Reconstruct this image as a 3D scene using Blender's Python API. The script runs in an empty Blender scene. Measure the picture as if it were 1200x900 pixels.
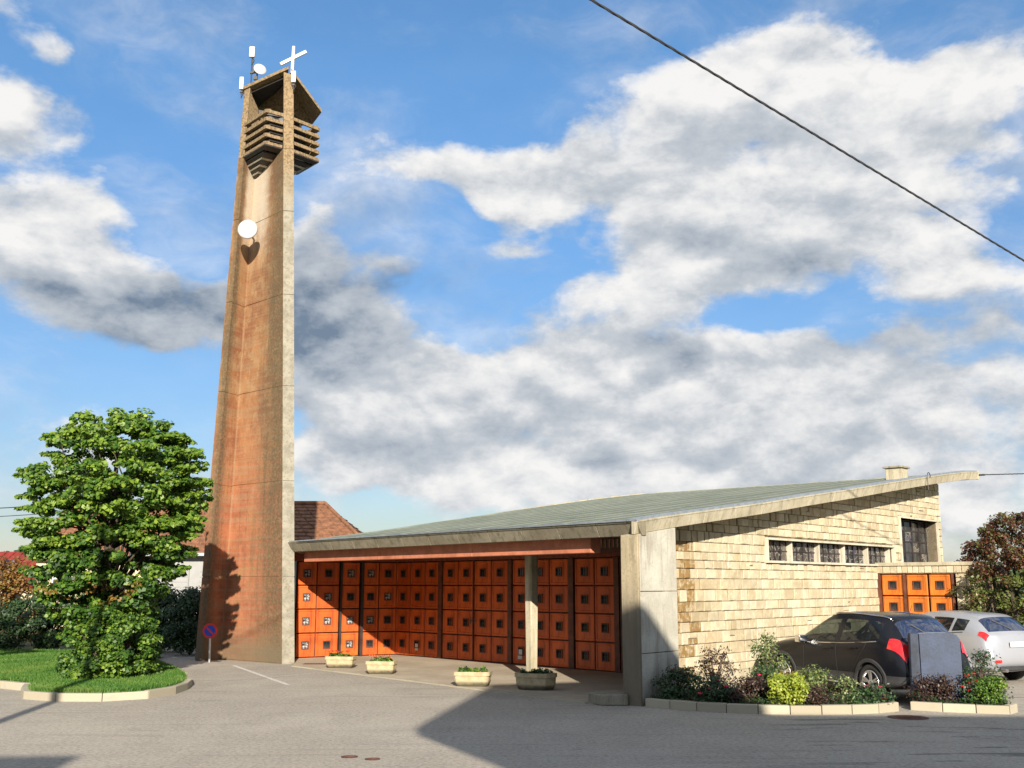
import bpy, bmesh, math, random
import numpy as np
from mathutils import Vector, Matrix, noise
random.seed(7); rng = np.random.default_rng(7)
sc = bpy.context.scene
COL = sc.collection
R = math.radians
# ------------------------------------------------------------------ camera, light, exposure
CH = 2.2; PITCH = math.atan(234/1250)
cam = bpy.data.objects.new('camera', bpy.data.cameras.new('camera')); COL.objects.link(cam)
cam.location = (0, 0, CH); cam.rotation_euler = (math.pi/2 + PITCH, 0, 0)
cam.data.sensor_width = 36; cam.data.lens = 37.5; cam.data.clip_end = 3000; cam.data.clip_start = 0.1
sc.camera = cam
sc.view_settings.view_transform = 'Standard'; sc.view_settings.look = 'None'
sc.view_settings.gamma = 1; sc.view_settings.exposure = 0.98
SAZ, SEL = R(-7.0), R(20.6)          # light travels towards +Y and a little to +X
LD = Vector((math.sin(SAZ)*math.cos(SEL), math.cos(SAZ)*math.cos(SEL), -math.sin(SEL)))
sl = bpy.data.lights.new('sun', 'SUN'); sl.energy = 5.0; sl.angle = R(0.5); sl.color = (1.0, 0.90, 0.76)
so = bpy.data.objects.new('sun', sl); COL.objects.link(so); so.rotation_euler = LD.to_track_quat('-Z', 'Y').to_euler()
so.location = (-4, -30, 30)

def pix_dir(px, py):                 # only used to give the clouds compass directions
    u = (px-600)/1250; v = (450-py)/1250; c, s = math.cos(PITCH), math.sin(PITCH)
    return Vector((u, c-v*s, s+v*c)).normalized()

def build_world():
    w = bpy.data.worlds.new('World'); sc.world = w; w.use_nodes = True
    nt = w.node_tree; N = nt.nodes; L = nt.links; N.clear()
    out = N.new('ShaderNodeOutputWorld'); bg = N.new('ShaderNodeBackground'); L.new(bg.outputs[0], out.inputs[0])
    sky = N.new('ShaderNodeTexSky'); sky.sky_type = 'NISHITA'; sky.sun_disc = False
    sky.sun_elevation = SEL; sky.sun_rotation = R(180)+SAZ; sky.altitude = 300; sky.air_density = 1.0; sky.dust_density = 0.4; sky.ozone_density = 2.0
    tc = N.new('ShaderNodeTexCoord')
    def vm(op, a, b=None, scale=None):
        n = N.new('ShaderNodeVectorMath'); n.operation = op
        for i, x in enumerate((a, b)):
            if x is None: continue
            if isinstance(x, (tuple, list, Vector)): n.inputs[i].default_value = tuple(x)
            else: L.new(x, n.inputs[i])
        if scale is not None: n.inputs['Scale'].default_value = scale
        return n.outputs['Value'] if op in ('LENGTH', 'DOT_PRODUCT') else n.outputs[0]
    def m(op, a, b=None, c=None, clamp=False):
        n = N.new('ShaderNodeMath'); n.operation = op; n.use_clamp = clamp
        for i, x in enumerate((a, b, c)):
            if x is None: continue
            if isinstance(x, (int, float)): n.inputs[i].default_value = x
            else: L.new(x, n.inputs[i])
        return n.outputs[0]
    def nz(vec, scale, detail, rough=0.55, dist=0.0):
        n = N.new('ShaderNodeTexNoise'); n.inputs['Scale'].default_value = scale; n.inputs['Detail'].default_value = detail
        n.inputs['Roughness'].default_value = rough; n.inputs['Distortion'].default_value = dist; L.new(vec, n.inputs['Vector'])
        return n
    d0 = vm('NORMALIZE', tc.outputs['Generated'])
    stretch = vm('MULTIPLY', d0, (1, 1, 1.7))
    w1 = vm('SUBTRACT', nz(stretch, 5, 3).outputs['Color'], (.5, .5, .5))
    w2 = vm('SUBTRACT', nz(stretch, 19, 4, .6).outputs['Color'], (.5, .5, .5))
    d = vm('ADD', d0, vm('ADD', vm('SCALE', w1, scale=.10), vm('SCALE', w2, scale=.035)))
    def blobs(lst):
        tot = None
        for px, py, rx, ry, wt in lst:
            c = pix_dir(px, py)
            q = vm('MULTIPLY', vm('SUBTRACT', d, c), (1250/rx, 2.0, 1250/ry))
            r = vm('LENGTH', q)
            mr = N.new('ShaderNodeMapRange'); mr.interpolation_type = 'SMOOTHSTEP'
            L.new(r, mr.inputs[0]); mr.inputs[1].default_value = 1.35; mr.inputs[2].default_value = .35
            mr.inputs[3].default_value = 0; mr.inputs[4].default_value = wt
            tot = mr.outputs[0] if tot is None else m('ADD', tot, mr.outputs[0])
        return tot
    cover = blobs([(900,165,240,130,.75),(1050,120,95,65,.4),(940,45,110,55,.5),(650,210,170,55,.6),(840,310,190,60,.7),(1090,250,90,80,.45),
        (30,130,75,45,.6),(60,245,100,50,.7),(5,20,40,30,.35),(30,330,60,30,.25),
        (215,365,185,62,.9),(395,325,130,95,.6),(520,170,150,50,.25),(360,110,90,60,.14),
        (450,440,110,60,.7),(420,500,150,60,.5),(600,470,190,70,.75),(820,480,240,75,.75),(1040,430,220,50,.6),(1110,530,240,80,.7),
        (650,565,380,45,.75),(700,385,130,50,.55),(580,310,80,40,.35),(1170,60,60,60,.25),(1150,360,120,60,.3),(60,530,120,60,.4),
        (570,90,110,60,-.25),(480,40,200,50,-.3),(200,60,110,60,-.15),(560,330,60,40,-.1),(205,235,80,40,-.4),(480,270,100,50,-.45),(620,330,60,30,-.3),(250,480,90,60,-.3),(1120,20,90,40,-.3),(470,590,80,22,-.35),(1000,385,120,22,-.2)])
    dark = blobs([(230,385,180,62,1.25),(390,350,130,85,.9),(400,490,140,45,.6),(790,425,45,20,.8),(930,250,130,60,.28),(930,345,110,32,.55),
        (660,530,240,26,.35),(1050,470,160,25,.25),(540,310,120,60,.25),(900,560,200,25,.2),(640,390,90,26,.25)])
    def puff(vec):
        f = nz(vm('ADD', vec, vm('SCALE', w1, scale=.05)), 8.5, 7, .6).outputs['Fac']
        tot = m('MULTIPLY', m('SUBTRACT', f, .5), 1.7)
        for sc_, wt in ((9.0, .42), (21.0, .24)):
            v = N.new('ShaderNodeTexVoronoi'); v.feature = 'F1'; v.inputs['Scale'].default_value = sc_
            L.new(vm('ADD', vec, vm('SCALE', w2, scale=.05)), v.inputs['Vector']); tot = m('ADD', tot, m('MULTIPLY', m('SUBTRACT', .45, v.outputs['Distance']), wt))
        return tot
    base = puff(stretch)
    # generic cover everywhere else on the dome
    gen = nz(stretch, 2.2, 2); gcov = m('MULTIPLY', m('SUBTRACT', gen.outputs['Fac'], .30), 1.9)
    sep = N.new('ShaderNodeSeparateXYZ'); L.new(d0, sep.inputs[0])
    front = N.new('ShaderNodeMapRange'); front.interpolation_type = 'SMOOTHSTEP'; L.new(sep.outputs[1], front.inputs[0])
    front.inputs[1].default_value = .75; front.inputs[2].default_value = .88
    inv = m('SUBTRACT', 1.0, front.outputs[0])
    dens = m('ADD', m('ADD', cover, m('MULTIPLY', gcov, inv)), m('SUBTRACT', base, .35))
    alpha = N.new('ShaderNodeMapRange'); alpha.interpolation_type = 'SMOOTHSTEP'; L.new(dens, alpha.inputs[0])
    alpha.inputs[1].default_value = -.24; alpha.inputs[2].default_value = .26
    thin = nz(vm('MULTIPLY', vm('ADD', d0, vm('SCALE', w1, scale=.12)), (1, 1, 2.6)), 3.1, 7, .62)
    tm_ = N.new('ShaderNodeMapRange'); tm_.interpolation_type = 'SMOOTHSTEP'; L.new(m('ADD', thin.outputs['Fac'], m('MULTIPLY', base, .10)), tm_.inputs[0]); tm_.inputs[1].default_value = .40; tm_.inputs[2].default_value = .72; tm_.inputs[3].default_value = .03; tm_.inputs[4].default_value = .60
    atot = m('MAXIMUM', alpha.outputs[0], tm_.outputs[0])
    # relief: compare with the density a little higher up
    up = vm('ADD', stretch, (0.0, 0, .035))
    rel = m('MULTIPLY', m('SUBTRACT', base, puff(up)), 1.05)
    shade = m('ADD', m('ADD', .73, rel), m('MULTIPLY', dark, -.42))
    shade = m('ADD', shade, m('MULTIPLY', m('SUBTRACT', nz(stretch, 4.3, 5).outputs['Fac'], .5), -.32))
    cr = N.new('ShaderNodeValToRGB'); L.new(shade, cr.inputs[0]); e = cr.color_ramp.elements
    e[0].position = 0.0; e[0].color = (.20, .27, .37, 1); e[1].position = 1.0; cr.color_ramp.elements[-1].color = (1.0, .99, .975, 1)
    e2 = cr.color_ramp.elements.new(.30); e2.color = (.45, .505, .58, 1)
    e3 = cr.color_ramp.elements.new(.58); e3.color = (.62, .66, .71, 1); e4 = cr.color_ramp.elements.new(.8); e4.color = (.84, .85, .865, 1)
    cl = vm('SCALE', cr.outputs[0], scale=4.7)
    # clear sky a touch more saturated than raw
    hs = N.new('ShaderNodeHueSaturation'); hs.inputs['Saturation'].default_value = 1.22; hs.inputs['Value'].default_value = .92; L.new(sky.outputs[0], hs.inputs['Color'])
    el = N.new('ShaderNodeMapRange'); L.new(sep.outputs[2], el.inputs[0]); el.inputs[1].default_value = 0; el.inputs[2].default_value = .45; el.inputs[3].default_value = .42; el.inputs[4].default_value = 1.0
    clear = N.new('ShaderNodeVectorMath'); clear.operation = 'SCALE'; hz = N.new('ShaderNodeMix'); hz.data_type = 'RGBA'; hz.blend_type = 'MULTIPLY'; L.new(m('SUBTRACT', 1.0, el.outputs[0]), hz.inputs[0]); L.new(hs.outputs[0], hz.inputs[6]); hz.inputs[7].default_value = (1.0, .93, 1.17, 1)
    L.new(hz.outputs[2], clear.inputs[0]); L.new(el.outputs[0], clear.inputs['Scale'])
    mx = N.new('ShaderNodeMix'); mx.data_type = 'RGBA'
    L.new(atot, mx.inputs[0]); L.new(clear.outputs[0], mx.inputs[6]); L.new(cl, mx.inputs[7])
    L.new(mx.outputs[2], bg.inputs[0]); bg.inputs[1].default_value = .10
build_world()

# ------------------------------------------------------------------ materials
MATS = {}
class NT:
    def __init__(s, mat):
        s.t = mat.node_tree; s.N = s.t.nodes; s.L = s.t.links; s.b = s.N['Principled BSDF']
        s.tc = s.N.new('ShaderNodeTexCoord')
    def set(s, sock, x):
        if isinstance(x, (int, float)): sock.default_value = x
        elif isinstance(x, (tuple, list)): sock.default_value = tuple(x) if len(x) != 3 or sock.type != 'RGBA' else (*x, 1)
        else: s.L.new(x, sock)
    def noise(s, scale, detail=4, rough=.6, vec=None, stretch=None, coord='Object'):
        v = vec if vec is not None else s.tc.outputs[coord]
        if stretch:
            mp = s.N.new('ShaderNodeMapping'); mp.inputs['Scale'].default_value = stretch; s.L.new(v, mp.inputs[0]); v = mp.outputs[0]
        n = s.N.new('ShaderNodeTexNoise'); n.inputs['Scale'].default_value = scale; n.inputs['Detail'].default_value = detail
        n.inputs['Roughness'].default_value = rough; s.L.new(v, n.inputs['Vector']); return n.outputs['Fac']
    def vor(s, scale, feature='F1', out='Distance', coord='Object', stretch=None):
        v = s.tc.outputs[coord]
        if stretch:
            mp = s.N.new('ShaderNodeMapping'); mp.inputs['Scale'].default_value = stretch; s.L.new(v, mp.inputs[0]); v = mp.outputs[0]
        n = s.N.new('ShaderNodeTexVoronoi'); n.feature = feature; n.inputs['Scale'].default_value = scale; s.L.new(v, n.inputs['Vector']); return n.outputs[out]
    def rng(s, x, a, b, c=0., d=1., smooth=True):
        n = s.N.new('ShaderNodeMapRange'); n.interpolation_type = 'SMOOTHSTEP' if smooth else 'LINEAR'
        s.set(n.inputs[0], x)
        for i, q in enumerate((a, b, c, d)): n.inputs[i+1].default_value = q
        return n.outputs[0]
    def m(s, op, a, b=0., clamp=False):
        n = s.N.new('ShaderNodeMath'); n.operation = op; n.use_clamp = clamp; s.set(n.inputs[0], a); s.set(n.inputs[1], b); return n.outputs[0]
    def mix(s, f, a, b, mode='MIX'):
        n = s.N.new('ShaderNodeMix'); n.data_type = 'RGBA'; n.blend_type = mode
        s.set(n.inputs[0], f)
        for i, q in ((6, a), (7, b)):
            if isinstance(q, (tuple, list)): n.inputs[i].default_value = (*q[:3], 1)
            else: s.L.new(q, n.inputs[i])
        return n.outputs[2]
    def attr(s, name, kind='GEOMETRY'):
        n = s.N.new('ShaderNodeAttribute'); n.attribute_name = name; n.attribute_type = kind; return n
    def rand(s):
        return s.N.new('ShaderNodeObjectInfo').outputs['Random']
    def xyz(s, coord='Object'):
        n = s.N.new('ShaderNodeSeparateXYZ'); s.L.new(s.tc.outputs[coord], n.inputs[0]); return n.outputs
    def bump(s, h, strength=.3, dist=.01):
        n = s.N.new('ShaderNodeBump'); n.inputs['Strength'].default_value = strength; n.inputs['Distance'].default_value = dist
        s.L.new(h, n.inputs['Height']); s.L.new(n.outputs[0], s.b.inputs['Normal'])
    def color(s, c): s.set(s.b.inputs['Base Color'], c)
    def p(s, **k):
        for a, v in k.items(): s.set(s.b.inputs[a.replace('_', ' ')], v)

def mat(name, fn):
    m_ = bpy.data.materials.new(name); m_.use_nodes = True; t = NT(m_); fn(t); MATS[name] = m_; return m_

def simple(name, c, rough=.7, metal=0., var=.25, scale=6, bump=.15, **kw):
    def f(t):
        n = t.noise(scale, 5); n2 = t.noise(scale*9, 3)
        dk = tuple(x*(1-var) for x in c); lt = tuple(min(1, x*(1+var)) for x in c)
        k = t.m('ADD', t.m('MULTIPLY', n, .7), t.m('MULTIPLY', n2, .3))
        t.color(t.mix(t.rng(k, .35, .65), dk, lt)); t.p(Roughness=rough, Metallic=metal)
        if bump: t.bump(n2, bump, .01)
        for a, v in kw.items(): t.p(**{a: v})
    return mat(name, f)

def f_asphalt(t):
    big = t.noise(.22, 4); mid = t.noise(1.3, 5, .65, stretch=(1, .55, 1)); fine = t.noise(70, 2, .7); sp = t.vor(110)
    c = t.mix(t.rng(big, .35, .65), (.29, .258, .208), (.37, .332, .27))
    c = t.mix(t.rng(mid, .42, .72, 0, .5), c, (.20, .178, .146))
    c = t.mix(t.rng(fine, .3, .75, 0, .55), c, (.40, .365, .31))
    c = t.mix(t.rng(sp, .0, .35, .35, 0), c, (.08, .08, .08))
    # worn blotches
    bl = t.rng(t.noise(.8, 6, .7, stretch=(.5, 1.8, 1)), .62, .70, 0, .42)
    c = t.mix(bl, c, (.10, .098, .094))
    x = t.xyz(); right = t.rng(x[0], 2, 6); wet = t.rng(t.noise(1.1, 5, .6, stretch=(.45, 2.2, 1)), .56, .62, 0, .75)
    c = t.mix(t.m('MULTIPLY', right, wet), c, (.05, .05, .052))
    gr = t.noise(16, 6, .85); c = t.mix(t.rng(gr, .51, .40, 0, .55), c, (.12, .105, .085)); c = t.mix(t.rng(gr, .50, .60, 0, .5), c, (.43, .39, .33))
    tr_ = t.noise(1.0, 5, .7, stretch=(.22, 3.2, 1)); c = t.mix(t.rng(tr_, .52, .68, 0, .30), c, (.16, .142, .115))
    t.color(c); t.p(Roughness=.88); t.bump(t.m('ADD', fine, t.m('MULTIPLY', sp, .8)), .5, .008)
mat('asphalt', f_asphalt)

def f_pave(t):
    big = t.noise(.6, 5); mid = t.noise(4, 4); fine = t.noise(80, 2)
    c = t.mix(t.rng(big, .35, .65), (.30, .245, .17), (.40, .34, .25)); c = t.mix(t.rng(mid, .5, .75, 0, .5), c, (.22, .17, .11))
    c = t.mix(t.rng(fine, .3, .8, 0, .3), c, (.5, .45, .38)); t.color(c); t.p(Roughness=.9); t.bump(fine, .3, .006)
mat('paving', f_pave)

def f_tower(t):
    e = t.attr('edge').outputs['Fac']; fc = t.attr('facekind').outputs['Fac']; side = t.attr('side').outputs['Fac']
    o = t.xyz(); z = o[2]
    n1 = t.noise(.9, 5); n2 = t.noise(1.0, 6, .7, stretch=(3.5, 3.5, .35)); n3 = t.noise(14, 4); n4 = t.noise(3.2, 5, .65); n5=t.noise(60,2)
    c = t.mix(t.rng(n1, .38, .62), (.205, .082, .034), (.30, .145, .056))
    c = t.mix(t.rng(n4, .45, .7, 0, .7), c, (.33, .215, .105))
    c = t.mix(t.m('MULTIPLY', t.rng(z, 9, 3, 0, .55), t.rng(n4,.3,.6)), c, (.40, .095, .045))
    boards = t.noise(1.0, 2, .5, stretch=(.3, .3, 9)); c = t.mix(t.rng(boards, .45, .62, 0, .35), c, (.27, .195, .11))
    # lichen running down beside the fin tips
    li = t.m('MULTIPLY', t.rng(t.m('ADD', e, t.m('MULTIPLY', n2, .85)), 1.12, .56), t.rng(n3, .30, .62, .55, 1))
    c = t.mix(t.m('MULTIPLY', li, .9), c, (.075, .06, .03))
    dr = t.m('MULTIPLY', t.rng(t.noise(1.0, 6, .75, stretch=(7, 7, .22)), .52, .66), t.rng(n3, .35, .6)); c = t.mix(t.m('MULTIPLY', dr, .6), c, (.10, .065, .035))
    li2 = t.m('MULTIPLY', t.rng(n2, .56, .70), t.rng(z, 9.5, 5.5)); li2 = t.m('MULTIPLY', li2, t.rng(e, .75, .3))
    c = t.mix(t.m('MULTIPLY', li2, .8), c, (.085, .075, .035))
    # pale washed zone under the louvre box
    wz = t.m('MULTIPLY', t.rng(t.m('ADD', z, t.m('MULTIPLY', n2, 1.6)), 12.4, 14.6), t.rng(t.m('ADD', e, t.m('MULTIPLY', n4, .25)), .45, .8))
    c = t.mix(t.m('MULTIPLY', wz, .8), c, (.48, .43, .34))
    # damp foot
    ft = t.rng(t.m('ADD', z, t.m('MULTIPLY', n4, -1.6)), .3, -.6); c = t.mix(t.m('MULTIPLY', ft, .75), c, (.12, .10, .06))
    # pale crease line
    c = t.mix(t.rng(e, .955, .985, 0, .35), c, (.36, .25, .15))
    # fin end faces are bare grey-beige concrete
    g = t.mix(t.rng(n4, .35, .65), (.185, .172, .135), (.265, .248, .20)); g = t.mix(t.rng(n3, .5, .72, 0, .7), g, (.14, .12, .07))
    gw = t.mix(t.rng(n3, .35, .6), (.13, .09, .045), (.25, .18, .10)); g = t.mix(t.rng(z, 13, 15.5), g, gw)
    c = t.mix(fc, c, g)
    pits = t.rng(t.vor(7), .03, .075, .7, 0); c = t.mix(pits, c, (.07, .045, .03))
    t.color(c); t.p(Roughness=.93); t.bump(t.m('ADD', t.m('ADD', n3, t.m('MULTIPLY', boards, .8)), t.m('MULTIPLY', n5, .5)), .55, .02)
mat('tower_concrete', f_tower)

def f_conc(a, b, dark, darkz=None):
    def f(t):
        n1 = t.noise(1.2, 5); n2 = t.noise(1, 6, .7, stretch=(6, 6, .6)); n3 = t.noise(22, 4)
        c = t.mix(t.rng(n1, .35, .65), a, b); c = t.mix(t.rng(n2, .48, .66, 0, .7), c, dark); c = t.mix(t.rng(n3, .52, .72, 0, .5), c, dark)
        if darkz is not None:
            z = t.xyz()[2]; c = t.mix(t.rng(t.m('ADD', z, t.m('MULTIPLY', n2, -1.2)), darkz, darkz-1.1, 0, .85), c, (.12, .10, .07))  # darker towards the bottom, below the given height
        c = t.mix(t.rng(t.vor(5), .03, .06, .5, 0), c, dark)
        t.color(c); t.p(Roughness=.9); t.bump(n3, .35, .012)
    return f
mat('pale_concrete', f_conc((.33, .295, .205), (.43, .39, .285), (.20, .175, .115)))
mat('grey_concrete', f_conc((.34, .325, .27), (.45, .435, .37), (.22, .20, .155), .25))
mat('brown_concrete', f_conc((.27, .225, .145), (.36, .30, .20), (.12, .10, .06), 1.9))
mat('dark_concrete', f_conc((.22, .20, .15), (.30, .27, .2), (.12, .10, .07)))
mat('white_concrete', f_conc((.42, .39, .30), (.52, .485, .385), (.28, .25, .18)))

def f_stone(t):
    tn = t.attr('tint').outputs['Fac']; rd = t.attr('warm').outputs['Fac']; o = t.xyz()
    n1 = t.noise(9, 5); n3 = t.noise(45, 3); n4 = t.noise(1.1, 5)
    c = t.mix(tn, (.33, .285, .19), (.49, .45, .335)); c = t.mix(t.m('MULTIPLY', rd, .45), c, (.42, .32, .17))
    c = t.mix(t.rng(n1, .45, .75, 0, .5), c, (.62, .55, .40)); c = t.mix(t.rng(n1, .45, .25, 0, .45), c, (.30, .22, .12))
    c = t.mix(t.rng(n3, .6, .8, 0, .4), c, (.25, .19, .11))
    gr_ = t.rng(n4, .5, .68, 0, .45); c = t.mix(gr_, c, (.30, .255, .16))
    st = t.attr('stain').outputs['Fac']; c = t.mix(t.m('MULTIPLY', st, t.rng(n1, .3, .55)), c, (.20, .115, .03))
    t.color(c); t.p(Roughness=.92); t.bump(t.m('ADD', n1, t.m('MULTIPLY', n3, .5)), .6, .02)
mat('stone', f_stone)
simple('mortar', (.17, .135, .085), .95, scale=9)

def f_orange(a, b, name):
    def f(t):
        o = t.xyz(); r = t.rand(); n1 = t.noise(3, 5, coord='Object'); n2 = t.noise(1, 5, .7, stretch=(9, 9, 1.2)); n3 = t.noise(30, 3)
        c = t.mix(r, a, b)
        c = t.mix(t.rng(n2, .45, .68, 0, .75), c, tuple(x*.45 for x in a)); c = t.mix(t.rng(n3, .62, .8, 0, .35), c, (.30, .12, .04))
        lo = t.rng(t.m('ADD', o[2], t.m('MULTIPLY', n1, -.3)), .06, -.1, 0, .0 if name else 0); c = t.mix(lo, c, (.45, .22, .08))
        t.color(c); t.p(Roughness=.48); t.bump(n1, .12, .01)
    return f
mat('orange_panel', f_orange((.46, .078, .010), (.60, .108, .012), 0))
mat('amber_panel', f_orange((.52, .135, .014), (.60, .16, .018), 0))
simple('rust_frame', (.10, .032, .016), .6, var=.4, scale=5)
simple('red_brick_band', (.20, .055, .03), .9, var=.35, scale=12, bump=.5)
simple('salmon_beam', (.40, .14, .075), .8, var=.18, scale=4, bump=.3)
simple('black_steel', (.025, .02, .018), .5, var=.3)
simple('belfry_shade', (.02, .016, .014), .9)  # near-black colour standing in for shade inside the belfry
simple('white_paint', (.55, .545, .52), .5, var=.05)
simple('clock_white', (.37, .35, .34), .5, var=.05, bump=0)
simple('white_metal', (.50, .50, .48), .35, var=.04, bump=0)
simple('zinc', (.38, .42, .46), .35, .7, var=.15, bump=.1)
simple('galvanised', (.5, .5, .48), .45, .6, var=.1, bump=0)
simple('sign_red', (.62, .03, .03), .4, var=.06, bump=0)
simple('sign_blue', (.02, .06, .42), .4, var=.06, bump=0)
simple('terracotta', (.19, .085, .042), .85, var=.4, scale=5, bump=.3)
simple('red_tile', (.20, .022, .015), .8, var=.3, scale=3)
simple('cream_render', (.52, .43, .29), .85, var=.08, scale=2)
simple('grey_render', (.27, .275, .27), .8, var=.08, scale=2)
simple('bark', (.05, .038, .026), .95, var=.45, scale=9, bump=.8)
simple('twig_bark', (.07, .045, .03), .95, var=.4)
simple('soil', (.045, .028, .018), .98, var=.6, scale=14, bump=1.0)
simple('mulch', (.10, .05, .028), .95, var=.6, scale=40, bump=.6)
simple('manhole_iron', (.10, .045, .03), .7, .4, var=.4, scale=20)
simple('worn_line', (.52, .50, .46), .8, var=.25, scale=18)
simple('slab_blue', (.020, .036, .075), .55, var=.3, scale=3, bump=.2)
simple('slab_dark', (.025, .035, .06), .6, var=.4, scale=5)
simple('pink_petal', (.75, .06, .16), .6, var=.3, scale=30, bump=0)
simple('red_petal', (.70, .04, .03), .6, var=.3, scale=30, bump=0)
simple('orange_petal', (.8, .2, .05), .6, var=.3, scale=30, bump=0)
simple('rubble', (.42, .38, .30), .9, var=.3, scale=4)

def f_planter(t):
    n1 = t.noise(6, 5); n3 = t.noise(60, 3, .8); z = t.xyz()[2]; v = t.vor(75)
    c = t.mix(t.rng(n1, .35, .65), (.31, .25, .14), (.43, .36, .22)); c = t.mix(t.rng(v, .0, .5, .6, 0), c, (.52, .46, .33)); c = t.mix(t.rng(n3, .55, .75, 0, .5), c, (.22, .17, .09))
    c = t.mix(t.rng(t.m('ADD', z, t.m('MULTIPLY', n1, -.15)), .06, -.05, 0, .9), c, (.04, .035, .02))
    t.color(c); t.p(Roughness=.95); t.bump(v, .6, .01)
mat('exposed_aggregate', f_planter)
def f_kerb(t):
    n1 = t.noise(3, 5); n3 = t.noise(50, 3); r = t.rand()
    c = t.mix(r, (.29, .26, .19), (.375, .34, .255)); c = t.mix(t.rng(n1, .5, .7, 0, .5), c, (.30, .26, .19)); c = t.mix(t.rng(n3, .55, .8, 0, .4), c, (.25, .22, .16))
    t.color(c); t.p(Roughness=.92); t.bump(n3, .4, .01)
mat('kerb_concrete', f_kerb)
def f_roof(t):
    n1 = t.noise(.6, 5); n2 = t.noise(60, 2); n3 = t.noise(5, 5, .7)
    c = t.mix(t.rng(n1, .35, .65), (.13, .15, .115), (.175, .195, .155)); c = t.mix(t.rng(n3, .5, .75, 0, .5), c, (.26, .28, .24)); c = t.mix(t.rng(n2, .4, .8, 0, .4), c, (.10, .12, .09))
    t.color(c); t.p(Roughness=.85); t.bump(n2, .3, .005)
mat('green_felt', f_roof)
mat('fascia_concrete', f_conc((.19, .165, .115), (.27, .24, .175), (.10, .085, .05)))  # darker than the side fascia: inward-tilt shade and dirt put into the colour
def f_glassdark(t):
    n = t.noise(2.0, 3); t.color(t.mix(t.rng(n, .4, .7), (.012, .014, .018), (.05, .05, .05))); t.p(Roughness=.08); t.b.inputs['Specular IOR Level'].default_value = .25
mat('window_glass', f_glassdark)
def f_lead(t):
    v = t.vor(5.5, 'F1', 'Color', stretch=(1, 1, 1.0)); e = t.vor(5.5, 'DISTANCE_TO_EDGE')
    g = t.N.new('ShaderNodeSeparateColor'); t.L.new(v, g.inputs[0])
    c = t.mix(g.outputs[0], (.015, .015, .016), (.10, .085, .07)); c = t.mix(t.rng(g.outputs[1], .75, .95), c, (.045, .035, .07)); c = t.mix(t.rng(e, .02, .05, 1, 0), c, (.22, .21, .19))
    t.color(c); t.p(Roughness=.2)
mat('leaded_glass', f_lead)
def f_panepale(t):
    e = t.vor(11, 'DISTANCE_TO_EDGE'); n = t.noise(14, 2)
    c = t.mix(t.rng(n, .42, .55), (.03, .03, .035), (.42, .42, .42)); c = t.mix(t.rng(e, .02, .07, 1, 0), c, (.02, .02, .02))
    t.color(c); t.p(Roughness=.15)
mat('reflection_pane', f_panepale)  # pale blotches put sky reflections into the colour; dark lines divide the glass

def leafmat(name, cols, trans=.35, rough=.5, hue=0):
    def f(t):
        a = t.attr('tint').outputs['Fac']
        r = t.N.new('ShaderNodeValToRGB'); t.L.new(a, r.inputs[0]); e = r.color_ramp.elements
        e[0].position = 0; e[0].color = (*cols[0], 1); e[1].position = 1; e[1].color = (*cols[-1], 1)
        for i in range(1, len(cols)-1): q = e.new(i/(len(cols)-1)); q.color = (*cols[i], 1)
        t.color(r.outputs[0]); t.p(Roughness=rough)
        tr = t.N.new('ShaderNodeBsdfTranslucent'); t.L.new(r.outputs[0], tr.inputs[0])
        ms = t.N.new('ShaderNodeMixShader'); ms.inputs[0].default_value = trans
        o = [n for n in t.N if n.type == 'OUTPUT_MATERIAL'][0]
        t.L.new(t.b.outputs[0], ms.inputs[1]); t.L.new(tr.outputs[0], ms.inputs[2]); t.L.new(ms.outputs[0], o.inputs[0])
    return mat(name, f)
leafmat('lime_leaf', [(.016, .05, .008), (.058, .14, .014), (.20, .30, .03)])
leafmat('dark_leaf', [(.012, .028, .010), (.025, .06, .015), (.05, .10, .03)], .2)
leafmat('yellowgreen_leaf', [(.14, .20, .02), (.26, .33, .03), (.38, .42, .05)])
leafmat('variegated_leaf', [(.04, .08, .02), (.12, .17, .045), (.32, .35, .14)])
leafmat('purple_leaf', [(.014, .009, .008), (.035, .014, .012), (.075, .045, .02)], .15)
leafmat('crimson_leaf', [(.05, .012, .01), (.11, .025, .02), (.20, .03, .02)], .25)
leafmat('autumn_leaf', [(.06, .016, .008), (.11, .035, .012), (.09, .08, .018), (.06, .09, .016), (.12, .16, .035)], .3)
leafmat('rust_leaf', [(.13, .05, .012), (.22, .11, .02), (.16, .16, .03)], .3)
leafmat('grass_blade', [(.03, .095, .008), (.06, .165, .014), (.15, .22, .04)], .3, .6)
def f_lawn(t):
    n = t.noise(2, 5); n2 = t.noise(40, 3); c = t.mix(t.rng(n, .35, .65), (.028, .085, .008), (.055, .14, .014)); c = t.mix(t.rng(n2, .5, .75, 0, .6), c, (.10, .10, .03)); t.color(c); t.p(Roughness=.95); t.bump(n2, .8, .02)
mat('lawn_soil', f_lawn)
def f_land(t):
    n = t.noise(.05, 4); c = t.mix(t.rng(n, .4, .6), (.06, .09, .03), (.12, .12, .05)); t.color(c); t.p(Roughness=1)
mat('grass_land', f_land)
def paint(name, c, metal=.5):
    def f(t): 
        t.color(c); t.p(Roughness=.22 if metal == 0 else .32, Metallic=metal); t.b.inputs['Coat Weight'].default_value = .0 if metal == 0 else .35; t.b.inputs['Coat Roughness'].default_value = .06; t.b.inputs['Specular IOR Level'].default_value = .3
        n = t.noise(500, 1); t.bump(n, .03, .001)
    mat(name, f)
paint('graphite_paint', (.008, .009, .013), .0); paint('silver_paint', (.36, .375, .41), .4)
simple('rubber', (.018, .018, .018), .85, var=.2, bump=.1)
simple('black_plastic', (.03, .03, .032), .6, var=.2, bump=.1)
simple('chrome', (.75, .75, .75), .15, 1., var=.03, bump=0)
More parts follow.
